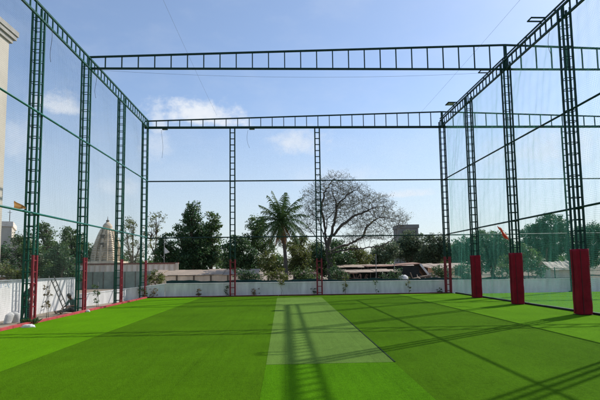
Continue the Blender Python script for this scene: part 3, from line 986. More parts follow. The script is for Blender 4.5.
# ------------------------------------------------------------------ vegetation
def leaf_quads(C, K, rc, size, flat=0.75, up=0.3, rng=RNG):
    """K leaf-shaped faces round each clump centre"""
    n = len(C)*K
    c = np.repeat(C, K, 0)
    off = rng.normal(size=(n, 3))
    off *= (rng.random((n, 1))**0.5)/np.linalg.norm(off, axis=1, keepdims=True)*np.repeat(rc if hasattr(rc, '__len__') else np.full(len(C), rc), K)[:, None]
    off[:, 2] *= flat
    p = c+off
    nrm = rng.normal(size=(n, 3)); nrm[:, 2] = np.abs(nrm[:, 2])+up
    nrm += off*0.6
    nrm /= np.linalg.norm(nrm, axis=1, keepdims=True)
    t = rng.normal(size=(n, 3))
    a = np.cross(nrm, t); a /= np.linalg.norm(a, axis=1, keepdims=True)
    b_ = np.cross(nrm, a)
    s = size*(0.6+0.8*rng.random((n, 1)))
    a *= s*0.62; b_ *= s*0.30
    return np.stack([p-a, p-a*0.1+b_, p+a, p-a*0.1-b_], 1)

def lobed_tree(name, label, x, y, lobes, leaf, size=0.34, density=1.0, K=26, rc=0.62, trunk_r=0.25, seed=1, group=None, cat='tree',
               bark='bark', gap=0.36, low=0.0, shell=0.45):
    """trunk and limbs under a crown of leaf clumps; lobes are (dx, dy, z, rx, ry, rz)"""
    rng = np.random.default_rng(seed)
    t = thing(name, label, cat, (x, y, GZ), group)
    cs, rcs, own = [], [], []
    for li, (dx, dy, z, rx_, ry_, rz_) in enumerate(lobes):
        area = (rx_*ry_+rx_*rz_+ry_*rz_)
        n = int(area*5.2*density)+6
        d = rng.normal(size=(n, 3)); d /= np.linalg.norm(d, axis=1, keepdims=True)
        rr = shell+(1.0-shell)*rng.random((n, 1))**0.6
        wob = np.array([1+0.26*noise.noise(Vector((q[0]*2.1+seed, q[1]*2.1, q[2]*2.1+li))) for q in d])[:, None]
        p = d*rr*wob*np.array([rx_, ry_, rz_])+np.array([dx, dy, z])
        keep = np.array([noise.noise(Vector((q[0]*0.75+seed*3.1, q[1]*0.75, q[2]*0.9))) > -gap for q in p])
        keep &= p[:, 2] > low
        p = p[keep]
        cs.append(p); own += [li]*len(p)
    C = np.concatenate(cs)
    rcs = rc*(0.6+0.8*rng.random(len(C)))
    quads_mesh('crown', leaf_quads(C, int(K*1.75), rcs*1.08, size*0.74, rng=rng), leaf, t)
    b = MB()
    zmin = min(l[2]-l[5]*0.4 for l in lobes)
    top = max(l[2] for l in lobes)
    cx = np.mean([l[0] for l in lobes]); cyy = np.mean([l[1] for l in lobes])
    fork = Vector((cx*0.3, cyy*0.3, max(0.8, zmin*0.75)))
    mid = fork*0.5+Vector((rng.normal()*0.12, rng.normal()*0.12, 0))
    b.tube([(0, 0, -0.1), (mid.x*0.6, mid.y*0.6, mid.z*0.5), mid, fork], [trunk_r*1.25, trunk_r, trunk_r*0.9, trunk_r*0.8], 9)
    C_own = np.array(own)
    for li, l in enumerate(lobes):
        c = Vector(l[:3])
        m_ = fork.lerp(c, 0.5)+Vector((rng.normal()*0.2, rng.normal()*0.2, -0.15))
        e = c+Vector((0, 0, l[5]*0.35))
        b.tube([fork-Vector((0, 0, 0.3)), m_, c, e], [trunk_r*0.6, trunk_r*0.42, trunk_r*0.26, trunk_r*0.1], 6)
        idx = np.where(C_own == li)[0]
        for i in idx[::max(1, len(idx)//14)]:
            q = Vector(C[i])
            s0 = m_.lerp(c, rng.random())
            b.tube([s0, s0.lerp(q, 0.5)+Vector((rng.normal()*0.15, rng.normal()*0.15, 0.1)), q], [trunk_r*0.2, trunk_r*0.12, trunk_r*0.05], 5)
    b.build('trunk', bark, t)
    return t

def px_lobes(base_px, Y, items, depth=0.8):
    """crown lobes measured in the photograph (centre x, y, half-width, half-height in photo pixels) turned into metres at distance Y"""
    o = at(base_px, 270, Y)
    k = Y/F
    out = []
    for i, (px, py, w, h) in enumerate(items):
        c = at(px, py, Y)
        dy = ((i*37) % 7-3)*0.22*w*k
        out.append((c.x-o.x, dy, c.z-GZ, w*k, w*k*depth, h*k))
    return o.x, Y, out

# the dark conical trees
x, y, lb = px_lobes(193, 62, [(193, 218, 9, 15), (191, 236, 16, 16), (196, 254, 20, 17), (186, 262, 18, 14)])
lobed_tree('broadleaf_tree', 'tallest dark tree with a pointed crown left of the palm', x, y, lb, 'leaf_dark', 0.36, 1.25, seed=3, gap=0.42, trunk_r=0.35)
x, y, lb = px_lobes(212, 64, [(212, 226, 9, 13), (211, 242, 12, 14), (208, 258, 14, 14)])
lobed_tree('broadleaf_tree', 'dark tree with rounded tip close to the right of the tallest pointed tree', x, y, lb, 'leaf_mid', 0.36, 1.2, seed=4, gap=0.4, trunk_r=0.3)
x, y, lb = px_lobes(171, 60, [(170, 246, 11, 12), (166, 258, 11, 12), (178, 262, 13, 12)])
lobed_tree('broadleaf_tree', 'lower dark tree in the shadow left of the tallest pointed tree', x, y, lb, 'leaf_dark', 0.34, 1.2, seed=5, gap=0.42, trunk_r=0.28)
# thin pale trees
x, y, lb = px_lobes(155, 70, [(158, 222, 9, 9), (152, 232, 9, 9), (160, 240, 8, 10)])
lobed_tree('thin_tree', 'thin airy tree with see-through crown above the white pennant', x, y, lb, 'leaf_olive', 0.28, 0.65, K=12, rc=0.5, seed=6, gap=0.12, trunk_r=0.2)
x, y, lb = px_lobes(133, 66, [(136, 224, 10, 8), (128, 236, 10, 9), (140, 244, 10, 12), (130, 256, 10, 10)])
lobed_tree('thin_tree', 'thin airy tree with see-through crown behind the corner lattice post', x, y, lb, 'leaf_olive', 0.28, 0.75, K=13, rc=0.5, seed=7, gap=0.15, trunk_r=0.2)
# left mass
LT = 'trees behind the left net'
def ltree(bx, Y, items, leaf, label, seed, dens=1.0, gap=0.35, K=24):
    x, y, lb = px_lobes(bx, Y, items)
    return lobed_tree('broadleaf_tree', label, x, y, lb, leaf, 0.33, dens, K=K, seed=seed, gap=gap, trunk_r=0.28, group=LT)
ltree(76, 62, [(74, 238, 11, 10), (68, 250, 14, 12), (80, 254, 12, 14), (72, 266, 14, 10)], 'leaf_mid', 'rounded tree just left of the stone temple tower', 8, 1.2)
ltree(52, 58, [(50, 232, 10, 7), (46, 244, 13, 10), (56, 252, 13, 13), (48, 264, 14, 10)], 'leaf_mid', 'tree with ragged top between the two nearest left posts', 9, 1.0, 0.25, 20)
ltree(24, 56, [(26, 238, 9, 8), (20, 250, 12, 10), (28, 262, 12, 12)], 'leaf_mid', 'tree partly hidden by the nearest left post', 10, 0.9, 0.2, 18)
ltree(4, 54, [(4, 254, 11, 9), (8, 265, 11, 9), (-6, 258, 11, 10)], 'leaf_dark', 'tree in front of the pale far house at the left edge', 11, 0.9, 0.25, 18)
ltree(36, 52, [(34, 250, 10, 8), (42, 260, 12, 9), (30, 270, 12, 8), (46, 273, 11, 7)], 'leaf_mid', 'leafy tree low behind the tall white wall, near the standing man', 18, 1.1, 0.4)
ltree(62, 50, [(60, 254, 10, 8), (66, 264, 11, 9), (56, 273, 11, 7), (72, 275, 9, 6)], 'leaf_dark', 'leafy tree low behind the tall white wall, above the leaning ladder', 19, 1.1, 0.4)
ltree(10, 48, [(8, 268, 10, 7), (18, 274, 9, 6)], 'leaf_olive', 'low olive tree over the wall at the left edge', 20, 0.8, 0.2)
# bushy trees left of and behind the palm
x, y, lb = px_lobes(240, 58, [(236, 246, 12, 9), (244, 256, 14, 12), (232, 262, 12, 12), (250, 266, 12, 10)])
lobed_tree('bushy_tree', 'dark bushy tree behind the ladder post left of the palm', x, y, lb, 'leaf_dark', 0.36, 1.35, seed=12, gap=0.5, trunk_r=0.25, low=0.3)
x, y, lb = px_lobes(257, 66, [(257, 226, 10, 9), (253, 238, 12, 11), (263, 246, 12, 12)])
lobed_tree('bushy_tree', 'rounded tree rising behind the left side of the palm', x, y, lb, 'leaf_mid', 0.34, 1.1, seed=13, gap=0.35, trunk_r=0.25)
x, y, lb = px_lobes(300, 60, [(298, 252, 10, 9), (304, 262, 12, 10), (292, 266, 10, 9)])
lobed_tree('shrub', 'yellow-green shrub between the palm trunk and the bare tree', x, y, lb, 'leaf_olive', 0.30, 1.2, seed=14, gap=0.4, trunk_r=0.12, cat='shrub', low=0.2)
x, y, lb = px_lobes(268, 58, [(268, 262, 9, 9), (275, 268, 9, 8)])
lobed_tree('shrub', 'olive shrub under the left fronds of the palm', x, y, lb, 'leaf_olive', 0.30, 1.2, seed=15, gap=0.4, trunk_r=0.12, cat='shrub', low=0.2)
x, y, lb = px_lobes(352, 66, [(350, 254, 11, 8), (360, 258, 11, 8), (344, 262, 10, 8)])
lobed_tree('shrub', 'yellow-green shrub behind the lower limbs of the bare tree', x, y, lb, 'leaf_olive', 0.32, 1.2, seed=16, gap=0.4, trunk_r=0.15, cat='shrub', low=0.2)
x, y, lb = px_lobes(318, 64, [(318, 254, 10, 10), (324, 264, 10, 9)])
lobed_tree('bushy_tree', 'small leafy tree behind the trunk of the bare tree', x, y, lb, 'leaf_mid', 0.32, 1.1, seed=17, gap=0.35, trunk_r=0.18, low=0.2)
x, y, lb = px_lobes(336, 62, [(330, 254, 12, 12), (342, 262, 12, 10), (322, 266, 12, 10), (338, 246, 8, 7)])
lobed_tree('bushy_tree', 'dark leafy tree merging with the trunk of the bare tree', x, y, lb, 'leaf_dark', 0.32, 1.2, seed=51, gap=0.4, trunk_r=0.18, low=0.2)
x, y, lb = px_lobes(296, 66, [(292, 246, 9, 8), (300, 242, 8, 7), (308, 250, 10, 9)])
lobed_tree('bushy_tree', 'olive tree showing between the palm crown and the bare tree', x, y, lb, 'leaf_olive', 0.30, 1.0, seed=52, gap=0.3, trunk_r=0.16, low=0.2)
# right-hand trees
RT = 'trees beyond the far right corner'
def rtree(bx, Y, items, leaf, label, seed, dens=1.1, gap=0.42, group=RT):
    x, y, lb = px_lobes(bx, Y, items)
    return lobed_tree('broadleaf_tree', label, x, y, lb, leaf, 0.40, dens, K=24, rc=0.75, seed=seed, gap=gap, trunk_r=0.35, group=group, low=0.3)
rtree(410, 82, [(410, 242, 13, 10), (398, 250, 14, 10), (416, 256, 14, 11)], 'leaf_hazed', 'grey-green tree directly below the flat-topped grey building', 21, 1.25)
rtree(384, 78, [(384, 252, 14, 9), (374, 258, 12, 8)], 'leaf_hazed', 'tree showing under the right limb of the bare tree', 22)
rtree(434, 78, [(432, 244, 12, 10), (440, 252, 12, 11), (428, 258, 13, 10)], 'leaf_hazed', 'grey-green tree just left of the far corner post', 23, 1.25)
rtree(462, 74, [(462, 246, 13, 9), (470, 254, 14, 11), (456, 258, 12, 10)], 'leaf_teal', 'tree behind the padded post with the smallest sleeve', 24)
rtree(494, 72, [(490, 244, 14, 10), (500, 252, 14, 12), (486, 260, 14, 10)], 'leaf_teal', 'tree behind the hanging orange cloth', 25)
rtree(522, 66, [(518, 256, 13, 9), (528, 262, 13, 8), (512, 264, 12, 8)], 'leaf_mid', 'lower tree in front of the big round tree on the right', 26, 1.0)
rtree(545, 80, [(545, 228, 17, 13), (533, 238, 17, 13), (558, 240, 18, 14), (546, 252, 22, 14)], 'leaf_teal', 'biggest round dark tree, left of the largest padded post', 27, 1.2, 0.5)
rtree(586, 84, [(584, 234, 16, 10), (596, 240, 16, 12), (578, 248, 16, 12), (592, 256, 18, 12)], 'leaf_teal', 'round dark tree at the right edge, behind the largest padded post', 28, 1.15, 0.5)
rtree(628, 82, [(620, 236, 16, 12), (636, 242, 16, 12), (626, 254, 18, 13)], 'leaf_teal', 'dark tree beyond the right edge of the picture', 29, 1.0)
rtree(480, 100, [(478, 240, 16, 8), (500, 246, 16, 9), (460, 250, 16, 9)], 'leaf_mid', 'tree standing far back between two padded posts', 30, 1.0)

# low growth between the far wall and the sheds
US = 'low bushes beyond the far wall'
def bush(label, bx, Y, items, leaf, seed):
    x, y, lb = px_lobes(bx, Y, items)
    lobed_tree('bush', label, x, y, lb, leaf, 0.20, 1.5, K=22, rc=0.38, seed=seed, gap=0.35, trunk_r=0.06, cat='bush', low=0.05, group=US)
bush('dark low bush beyond the far wall at the foot of the bushy-tree ladder post', 248, 41, [(244, 275, 9, 7), (254, 277, 9, 6)], 'leaf_dark', 41)
bush('olive low bush beyond the far wall at the foot of the palm', 276, 40, [(272, 277, 8, 6), (282, 275, 7, 7)], 'leaf_olive', 42)
bush('mid green low bush beyond the far wall left of the bare trunk', 305, 41, [(300, 275, 9, 7), (311, 276, 8, 7)], 'leaf_mid', 43)
bush('dark low bush beyond the far wall right of the bare trunk', 338, 42, [(336, 274, 6, 7), (343, 278, 6, 5)], 'leaf_dark', 44)
bush('dark low bush in front of the rusty hut', 392, 43, [(388, 277, 7, 5), (397, 275, 6, 6)], 'leaf_dark', 45)
bush('dark low bush just left of the far corner post', 441, 41, [(437, 272, 6, 9), (445, 274, 6, 8)], 'leaf_dark', 46)
bush('teal-looking low bush behind the fence beside the smallest padded post', 463, 41, [(460, 271, 7, 8), (469, 274, 6, 7)], 'leaf_teal', 47)
bush('low bush behind the fence under the orange cloth', 506, 42, [(500, 270, 8, 8), (512, 271, 8, 8)], 'leaf_mid', 48)
bush('low bush behind the fence left of the tan house', 534, 42, [(530, 268, 8, 8), (540, 270, 7, 7)], 'leaf_teal', 49)
bush('weedy bush at the left end of the low brown building', 156, 42, [(153, 277, 6, 6), (160, 279, 5, 5)], 'leaf_olive', 50)

# far wood closing the horizon
Cw = []
for i in range(1900):
    xx = RNG.uniform(-150, 190)
    yy = RNG.uniform(125, 160)
    hmax = 5.2+2.2*noise.noise(Vector((xx*0.06, 3.1, 0)))+1.2*noise.noise(Vector((xx*0.25, 8, 0)))
    Cw.append((xx, yy, RNG.uniform(0.2, 1.0)**0.7*hmax))
o = quads_mesh('far_wood', leaf_quads(np.array(Cw), 22, 1.5, 0.75), 'leaf_mid')
tag(o, 'far line of woodland closing the horizon behind the sheds', 'wood', kind='stuff')

# the bare spreading tree, grown towards points scattered through its crown
def spreading_tree():
    Y = 55.0
    base = at(331, 283, Y)
    ox = base.x
    t = thing('spreading_tree', 'large bare spreading tree with tangled branches right of the palm', 'tree', (ox, Y, GZ))
    k = Y/F
    rng = np.random.default_rng(5)
    def P(px, py, dy=0.0):
        c = at(px, py, Y)
        return Vector((c.x-ox, dy, c.z-GZ))
    limbs = [  # photo points of the trunk and main limbs, with depth offsets
        [(331, 286, 0), (330, 270, 0), (329, 256, 0.1), (328, 247, 0.1)],
        [(328, 247, 0.1), (323, 232, 0.6), (319, 218, 1.2), (311, 208, 1.6)],
        [(328, 247, 0.1), (331, 232, -0.5), (335, 216, -0.8), (335, 204, -0.9), (331, 190, -0.8)],
        [(335, 208, -0.8), (346, 197, -1.8), (357, 190, -2.4)],
        [(329, 252, 0.1), (341, 246, 1.0), (352, 243, 1.8), (366, 236, 2.4), (371, 224, 2.6), (384, 215, 2.8)],
        [(329, 254, 0.1), (345, 250, -1.2), (360, 249, -2.2), (377, 247, -3.0), (391, 238, -3.2)],
        [(328, 247, 0.1), (316, 238, -1.4), (306, 228, -2.2)],
        [(329, 256, 0), (322, 246, 1.0), (313, 240, 1.6), (303, 234, 2.0), (297, 222, 2.2)],
        [(326, 240, 0.3), (325, 222, 1.0), (322, 206, 1.2), (325, 192, 1.0), (334, 178, 0.6)],
        [(331, 238, -0.4), (341, 226, -1.2), (352, 217, -1.6), (366, 212, -1.8)],
        [(329, 250, 0), (327, 232, 2.0), (330, 216, 3.0), (340, 205, 3.6)],
    ]
    nodes, parent = [], []
    def add(p, par):
        nodes.append(p); parent.append(par); return len(nodes)-1
    STEP = 0.29
    for L_ in limbs:
        pts = [P(*q) for q in L_]
        if not nodes:
            cur = add(pts[0], -1)
        else:
            cur = min(range(len(nodes)), key=lambda i: (nodes[i]-pts[0]).length)
        for p, q in zip(pts[:-1], pts[1:]):
            n = max(1, int((q-p).length/STEP))
            for i in range(1, n+1):
                w = Vector(rng.normal(size=3))*0.05
                cur = add(p.lerp(q, i/n)+w, cur)
    # attractors in the crown: umbrella made of several lobes
    lobes = [(318, 205, 20, 20), (336, 190, 22, 18), (352, 198, 24, 16), (372, 206, 22, 13), (388, 218, 21, 9), (376, 232, 20, 12),
             (310, 222, 13, 14), (358, 222, 18, 12), (340, 214, 20, 14), (398, 222, 12, 7), (352, 240, 14, 6)]
    A = []
    for (px, py, w, h) in lobes:
        c = P(px, py)
        n = int(w*h*1.7)
        d = rng.normal(size=(n, 3)); d /= np.linalg.norm(d, axis=1, keepdims=True)
        rr = rng.random((n, 1))**(1/2.2)
        A.append(d*rr*np.array([w*k, min(w*k*1.1, 3.4), h*k])+np.array(c)+np.array([0, rng.normal()*0.8, 0]))
    A = np.concatenate(A)
    alive = np.ones(len(A), bool)
    N = np.array([tuple(n) for n in nodes])
    NL = len(N)
    near_i = np.zeros(len(A), int); near_d = np.full(len(A), 1e9)
    def upd(start):
        nonlocal near_i, near_d
        for j in range(start, len(N)):
            d = np.linalg.norm(A-N[j], axis=1)
            m_ = d < near_d
            near_d[m_] = d[m_]; near_i[m_] = j
    upd(0)
    for it in range(90):
        m_ = alive & (near_d < 3.2)
        if not m_.any(): break
        dirs = {}
        for ai in np.where(m_)[0]:
            j = near_i[ai]
            v = A[ai]-N[j]
            v /= np.linalg.norm(v)+1e-9
            dirs[j] = dirs.get(j, 0)+v
        new = []
        for j, v in dirs.items():
            v = v+rng.normal(size=3)*0.28
            v /= np.linalg.norm(v)+1e-9
            new.append((N[j]+v*STEP, j))
        s = len(N)
        for p, j in new: parent.append(int(j))
        N = np.concatenate([N, np.array([p for p, _ in new])])
        upd(s)
        alive &= near_d > 0.30
    n = len(N)
    kids = [[] for _ in range(n)]
    for i in range(1, n):
        kids[parent[i]].append(i)
    ntip = sum(1 for k_ in kids if not k_)
    PEX = math.log(ntip)/math.log(0.36/0.0095)
    rad = np.zeros(n)
    for i in range(n-1, -1, -1):
        rad[i] = 0.0095 if not kids[i] else sum(rad[c]**PEX for c in kids[i])**(1/PEX)
    # a parent always precedes its children
    rad = np.clip(rad, 0.011, 0.5)
    b = MB()
    done = set()
    def chain(start):
        par = parent[start]
        pts = [Vector(N[par]), Vector(N[start])]
        rr = [min(rad[par], rad[start]*1.15), rad[start]]
        cur = start
        while kids[cur]:
            nx = max(kids[cur], key=lambda c: rad[c])
            for c in kids[cur]:
                if c != nx: stack.append(c)
            pts.append(Vector(N[nx])); rr.append(rad[nx]); cur = nx
        b.tube(pts, rr, 7 if rr[0] > 0.12 else 4, cap=False)
        tips.append(pts[-1])
    tips, stack = [], list(kids[0])
    while stack:
        chain(stack.pop())
    # twigs
    tw = []
    for p in tips:
        for _ in range(4):
            d = Vector(rng.normal(size=3)); d.z = abs(d.z)*0.7+0.15
            d.normalize()
            q = p+d*rng.uniform(0.35, 0.85)
            b.tube([p, p.lerp(q, 0.5)+Vector(rng.normal(size=3))*0.05, q], [0.011, 0.009, 0.006], 3, cap=False)
            tw.append(q)
    b.build('branches', 'pale_bark', t)
    T = np.array([tuple(p) for p in tw])
    T = T[rng.random(len(T)) < 0.5]
    quads_mesh('foliage', leaf_quads(T, 6, 0.36, 0.10, rng=rng), 'leaf_sparse', t)
    # creeper round the trunk
    C_ = np.array([tuple(P(331+rng.normal()*3.2, 284-rng.random()*34, rng.normal()*0.4)) for _ in range(46)])
    quads_mesh('creeper', leaf_quads(C_, 16, 0.42, 0.26, rng=rng), 'leaf_mid', t)
    return t
spreading_tree()

# palm
def palm():
    Y = 50.0
    base, top = at(286, 285, Y), at(281, 222, Y)
    t = thing('palm_tree', 'tall coconut palm with drooping fronds between the two far ladder posts', 'palm', (base.x, Y, GZ))
    rng = random.Random(4)
    tx, tz = top.x-base.x, top.z-GZ
    b = MB()
    pts, rr = [], []
    for i in range(29):
        f_ = i/28
        pts.append((tx*f_**1.4+0.12*math.sin(f_*3), 0, tz*f_)); rr.append(0.24*(1-0.38*f_)+(0.016 if i % 2 else 0)+(0.12*(1-f_/0.12) if f_ < 0.12 else 0))
    b.tube(pts, rr, 10)
    b.build('trunk', 'pale_bark', t)
    hub = Vector((tx+0.12*math.sin(3), 0, tz))
    def frond(az, el, L_, droop, dead=False):
        n = 20
        P0, pts = hub+Vector((0, 0, 0.1)), []
        d = Vector((math.cos(az)*math.cos(el), math.sin(az)*math.cos(el), math.sin(el)))
        p = P0.copy()
        for i in range(n+1):
            pts.append(p.copy())
            d = (d+Vector((0, 0, -droop*(0.4+1.5*i/n)/n))).normalized()
            p = p+d*L_/n
        b = MB()
        b.tube(pts, [0.05*(1-0.85*i/n) for i in range(n+1)], 4, cap=False)
        for i in range(2, n+1):
            q = pts[i]
            ax = (pts[i]-pts[i-1]).normalized()
            side = ax.cross(Vector((0, 0, 1)))
            side = side.normalized() if side.length > 0.05 else Vector((1, 0, 0))
            for s in (-1, 1):
                for sub in (0, 0.5):
                    q2 = q-ax*sub*L_/n
                    ll = (0.88 if not dead else 0.5)*math.sin(math.pi*min(1, (i+0.6-sub)/(n+1.2)))**0.6*rng.uniform(0.7, 1.15)
                    dirn = (side*s*0.85+ax*0.6+Vector((0, 0, rng.uniform(-0.65, -0.15) if not dead else -1.2))).normalized()
                    w = ax*0.036
                    m_ = q2+dirn*ll*0.55+Vector((0, 0, 0.02))
                    e = q2+dirn*ll+Vector((0, 0, -ll*0.28))
                    b.add([q2-w, q2+w, m_+w, m_-w, e], [(0, 1, 2, 3), (3, 2, 4)])
        return b.build('dead_frond' if dead else 'frond', 'palm_dead' if dead else 'palm_leaf', t)
    for i in range(34):
        el = R(84)-R(124)*(i/33)**0.9
        frond(i*2.399+0.3, el+rng.uniform(-0.08, 0.08), rng.uniform(3.1, 3.9), rng.uniform(0.5, 1.05) if el > 0.3 else rng.uniform(0.8, 1.3))
    for i in range(7):
        frond(i*0.9+4.2, R(-62)+rng.uniform(-0.2, 0.2), rng.uniform(2.3, 3.4), 0.7, True)
    for i in range(7):
        a = i*0.9
        b = MB(); b.lathe([(0.03, -0.15), (0.11, -0.09), (0.14, 0.0), (0.11, 0.1), (0.04, 0.15)], (0, 0, 0), 8)
        b.build('coconut', 'palm_dead', t, hub+Vector((0.3*math.cos(a), 0.3*math.sin(a), -0.35-0.1*(i % 3))))
palm()

# small plants by the walls
def sapling(label, x, y, h, leaf, n, seed, stake=False, spread=0.16, ztop_only=False, group='saplings along the walls', z0=GZ):
    rng = np.random.default_rng(seed)
    t = thing('sapling', label, 'sapling', (x, y, z0), group)
    b = MB()
    pts = [(0, 0, 0)]
    for i in range(1, 6):
        pts.append((rng.normal()*0.03, rng.normal()*0.03, h*i/5))
    b.tube(pts, [0.014, 0.012, 0.011, 0.010, 0.008, 0.005], 5)
    C_ = []
    for i in range(n):
        z = h*(0.25+0.75*rng.random()) if not ztop_only else h*(0.7+0.3*rng.random())
        a = rng.random()*6.28
        rr = spread*(0.4+rng.random())
        q = Vector((rr*math.cos(a), rr*math.sin(a)*0.7, z))
        b.tube([(0, 0, z-0.08), q], [0.006, 0.003], 4, cap=False)
        C_.append(tuple(q))
    b.build('stem', 'old_wood', t)
    quads_mesh('foliage', leaf_quads(np.array(C_), 9, 0.09, 0.085, rng=rng), leaf, t)
    if stake:
        b = MB(); b.tube([(0.07, 0.03, 0), (0.05, 0.03, h*1.12)], 0.013, 5); b.build('stake', 'grey_concrete', t)
    return t
sapling('spindly sapling with stake between the ladder and the nearest left post', -10.95, 21.3, 1.75, 'leaf_dry', 16, 1, True)
sapling('spindly leafy sapling with stake between the second and third left posts', -10.85, 26.6, 1.35, 'leaf_mid', 22, 2, True, 0.2)
def far_plant(label, px, h, leaf, n, seed, **kw):
    q = at(px, 290, 33.72)
    sapling(label, q.x, 33.72, h, leaf, n, seed, **kw)
far_plant('dry brown sapling against the far wall left of the palm', 255.5, 0.72, 'leaf_dry', 16, 3, spread=0.22)
far_plant('yellowish plant against the far wall under the palm', 281.5, 1.25, 'leaf_olive', 16, 4, ztop_only=True)
far_plant('leafy sapling against the far wall right of the bare-tree ladder post', 345.5, 1.55, 'leaf_olive', 22, 5, ztop_only=False, spread=0.2)
far_plant('thin stemmed sapling against the far wall below the pale shed roof', 376, 1.25, 'leaf_mid', 7, 6)
far_plant('small olive sapling against the far wall near the white bundle', 409, 1.3, 'leaf_olive', 12, 7)
far_plant('tiny dark plant at the foot of the far wall beside the corner post', 440, 0.55, 'leaf_dark', 12, 8, spread=0.2)
far_plant('small plant at the foot of the wall, touching the bushy-tree ladder post', 226.5, 0.9, 'leaf_dark', 12, 9, spread=0.1)
far_plant('small dry plant at the foot of the far wall left of the ladder posts', 199, 0.75, 'leaf_dry', 14, 10, spread=0.18)
far_plant('tiny plant at the foot of the bare-tree ladder post', 313.5, 0.6, 'leaf_dark', 10, 13, spread=0.15)
sapling('leafy creeper plant against the sunlit wall just right of the corner post', -10.3, 33.2, 1.0, 'leaf_mid', 20, 11, spread=0.25)
sapling('twiggy plant against the sunlit wall at the far left corner', -9.6, 33.5, 0.8, 'leaf_dry', 16, 12, spread=0.25)

# grass tufts by the left kerb
def tuft(label, x, y, n, h, seed):
    rng = np.random.default_rng(seed)
    V = []
    for i in range(n):
        a = rng.random()*6.28
        r0 = rng.random()*0.14
        p = np.array([r0*math.cos(a)*1.6, r0*math.sin(a), 0])
        d = np.array([math.cos(a)*0.5+rng.normal()*0.3, math.sin(a)*0.5+rng.normal()*0.3, 1.0])
        d /= np.linalg.norm(d)
        hh = h*(0.5+rng.random()*0.7)
        s = np.array([-math.sin(a), math.cos(a), 0])*0.008
        V.append([p-s, p+s, p+d*hh*0.6+s*0.7, p+d*hh+np.array([math.cos(a), math.sin(a), -0.3])*hh*0.25])
    tag(quads_mesh('grass_tuft', np.array(V), 'leaf_dark', None, (x, y, 0.0)), label, 'grass tuft')
tuft('dark grass tuft on the kerb at the foot of the nearest left post', -10.02, 18.35, 160, 0.26, 3)

# ------------------------------------------------------------------ things on the left verge
def ladder():
    a, c = Vector((-11.42, 24.3, GZ)), Vector((-12.52, 24.85, 1.70))
    t = thing('ladder', 'dark steel ladder leaning on the tall sunlit wall beside the seated man', 'ladder', a)
    d = c-a
    ax = d.normalized()
    side = Vector((-0.35, -0.94, 0)).cross(ax).cross(ax).normalized()
    side = Vector((0.80, -0.55, 0)).normalized()
    side = (side-ax*side.dot(ax)).normalized()*0.17
    for s in (-1, 1):
        b = MB(); b.bar(side*s, d*1.02+side*s, 0.05, 0.03); b.build('side_rail', 'ladder_steel', t)
    for i in range(7):
        p = d*((i+0.7)/7.6)
        b = MB(); b.tube([p-side*0.95, p+side*0.95], 0.015, 6); b.build('rung', 'ladder_steel', t)
ladder()
def sack(label, x, y, rz, lean, sx=1.0):
    b = MB()
    vs, fs = [], []
    n, m = 18, 12
    for i in range(m+1):
        f_ = i/m
        z = 0.45*f_
        w = (0.24+0.03*math.sin(f_*3.1))*(1-0.75*max(0, f_-0.8)/0.2)*sx
        for k in range(n):
            a = 2*math.pi*k/n
            j = 1+0.09*noise.noise(Vector((math.cos(a)*2+x*5, math.sin(a)*2, z*6)))
            vs.append((w*math.cos(a)*j+lean*z, w*0.62*math.sin(a)*j, z*(1+0.03*j)))
    for i in range(m):
        for k in range(n):
            fs.append((i*n+k, i*n+(k+1) % n, (i+1)*n+(k+1) % n, (i+1)*n+k))
    fs.append(tuple(range(n-1, -1, -1))); fs.append(tuple(m*n+k for k in range(n)))
    b.add(vs, fs, True)
    o = b.build('sack', 'sack', None, (x, y, GZ)); o.rotation_euler = (0, 0, rz)
    tag(o, label, 'sack', 'white sacks by the standing man')
sack('upright white sack beside the standing man', -11.62, 20.1, 0.4, -0.12, 0.72)
sack('slumped white sack nearer the left edge, beside the upright sack', -11.75, 19.7, 1.2, 0.35, 0.7)
def rag(label, x, y, z, w, d, h, seed):
    b = MB()
    vs, fs = [], []
    n, m = 22, 7
    for i in range(m+1):
        f_ = i/m
        for k in range(n):
            a = 2*math.pi*k/n
            j = 1+0.35*noise.noise(Vector((math.cos(a)*1.7+seed, math.sin(a)*1.7, f_*2)))
            r_ = math.cos(f_*math.pi/2*0.96)**0.6
            vs.append((w*r_*j*math.cos(a), d*r_*j*math.sin(a), h*math.sin(f_*math.pi/2)*(0.8+0.4*noise.noise(Vector((math.cos(a)*2, math.sin(a)*2+seed, f_*3))))))
    for i in range(m):
        for k in range(n):
            fs.append((i*n+k, i*n+(k+1) % n, (i+1)*n+(k+1) % n, (i+1)*n+k))
    fs.append(tuple(range(n-1, -1, -1))); fs.append(tuple(m*n+k for k in range(n)))
    b.add(vs, fs, True)
    tag(b.build('crumpled_cloth', 'white_cloth', None, (x, y, z)), label, 'cloth')
rag('crumpled white cloth on the turf in front of the nearest left post', -9.55, 17.3, 0.0, 0.26, 0.14, 0.12, 2)
rag('scrap of white cloth on the red kerb by the seated man', -9.86, 23.1, 0.0, 0.13, 0.09, 0.12, 6)
# a coil of hose and bucket beside the men: only what the photograph shows is built

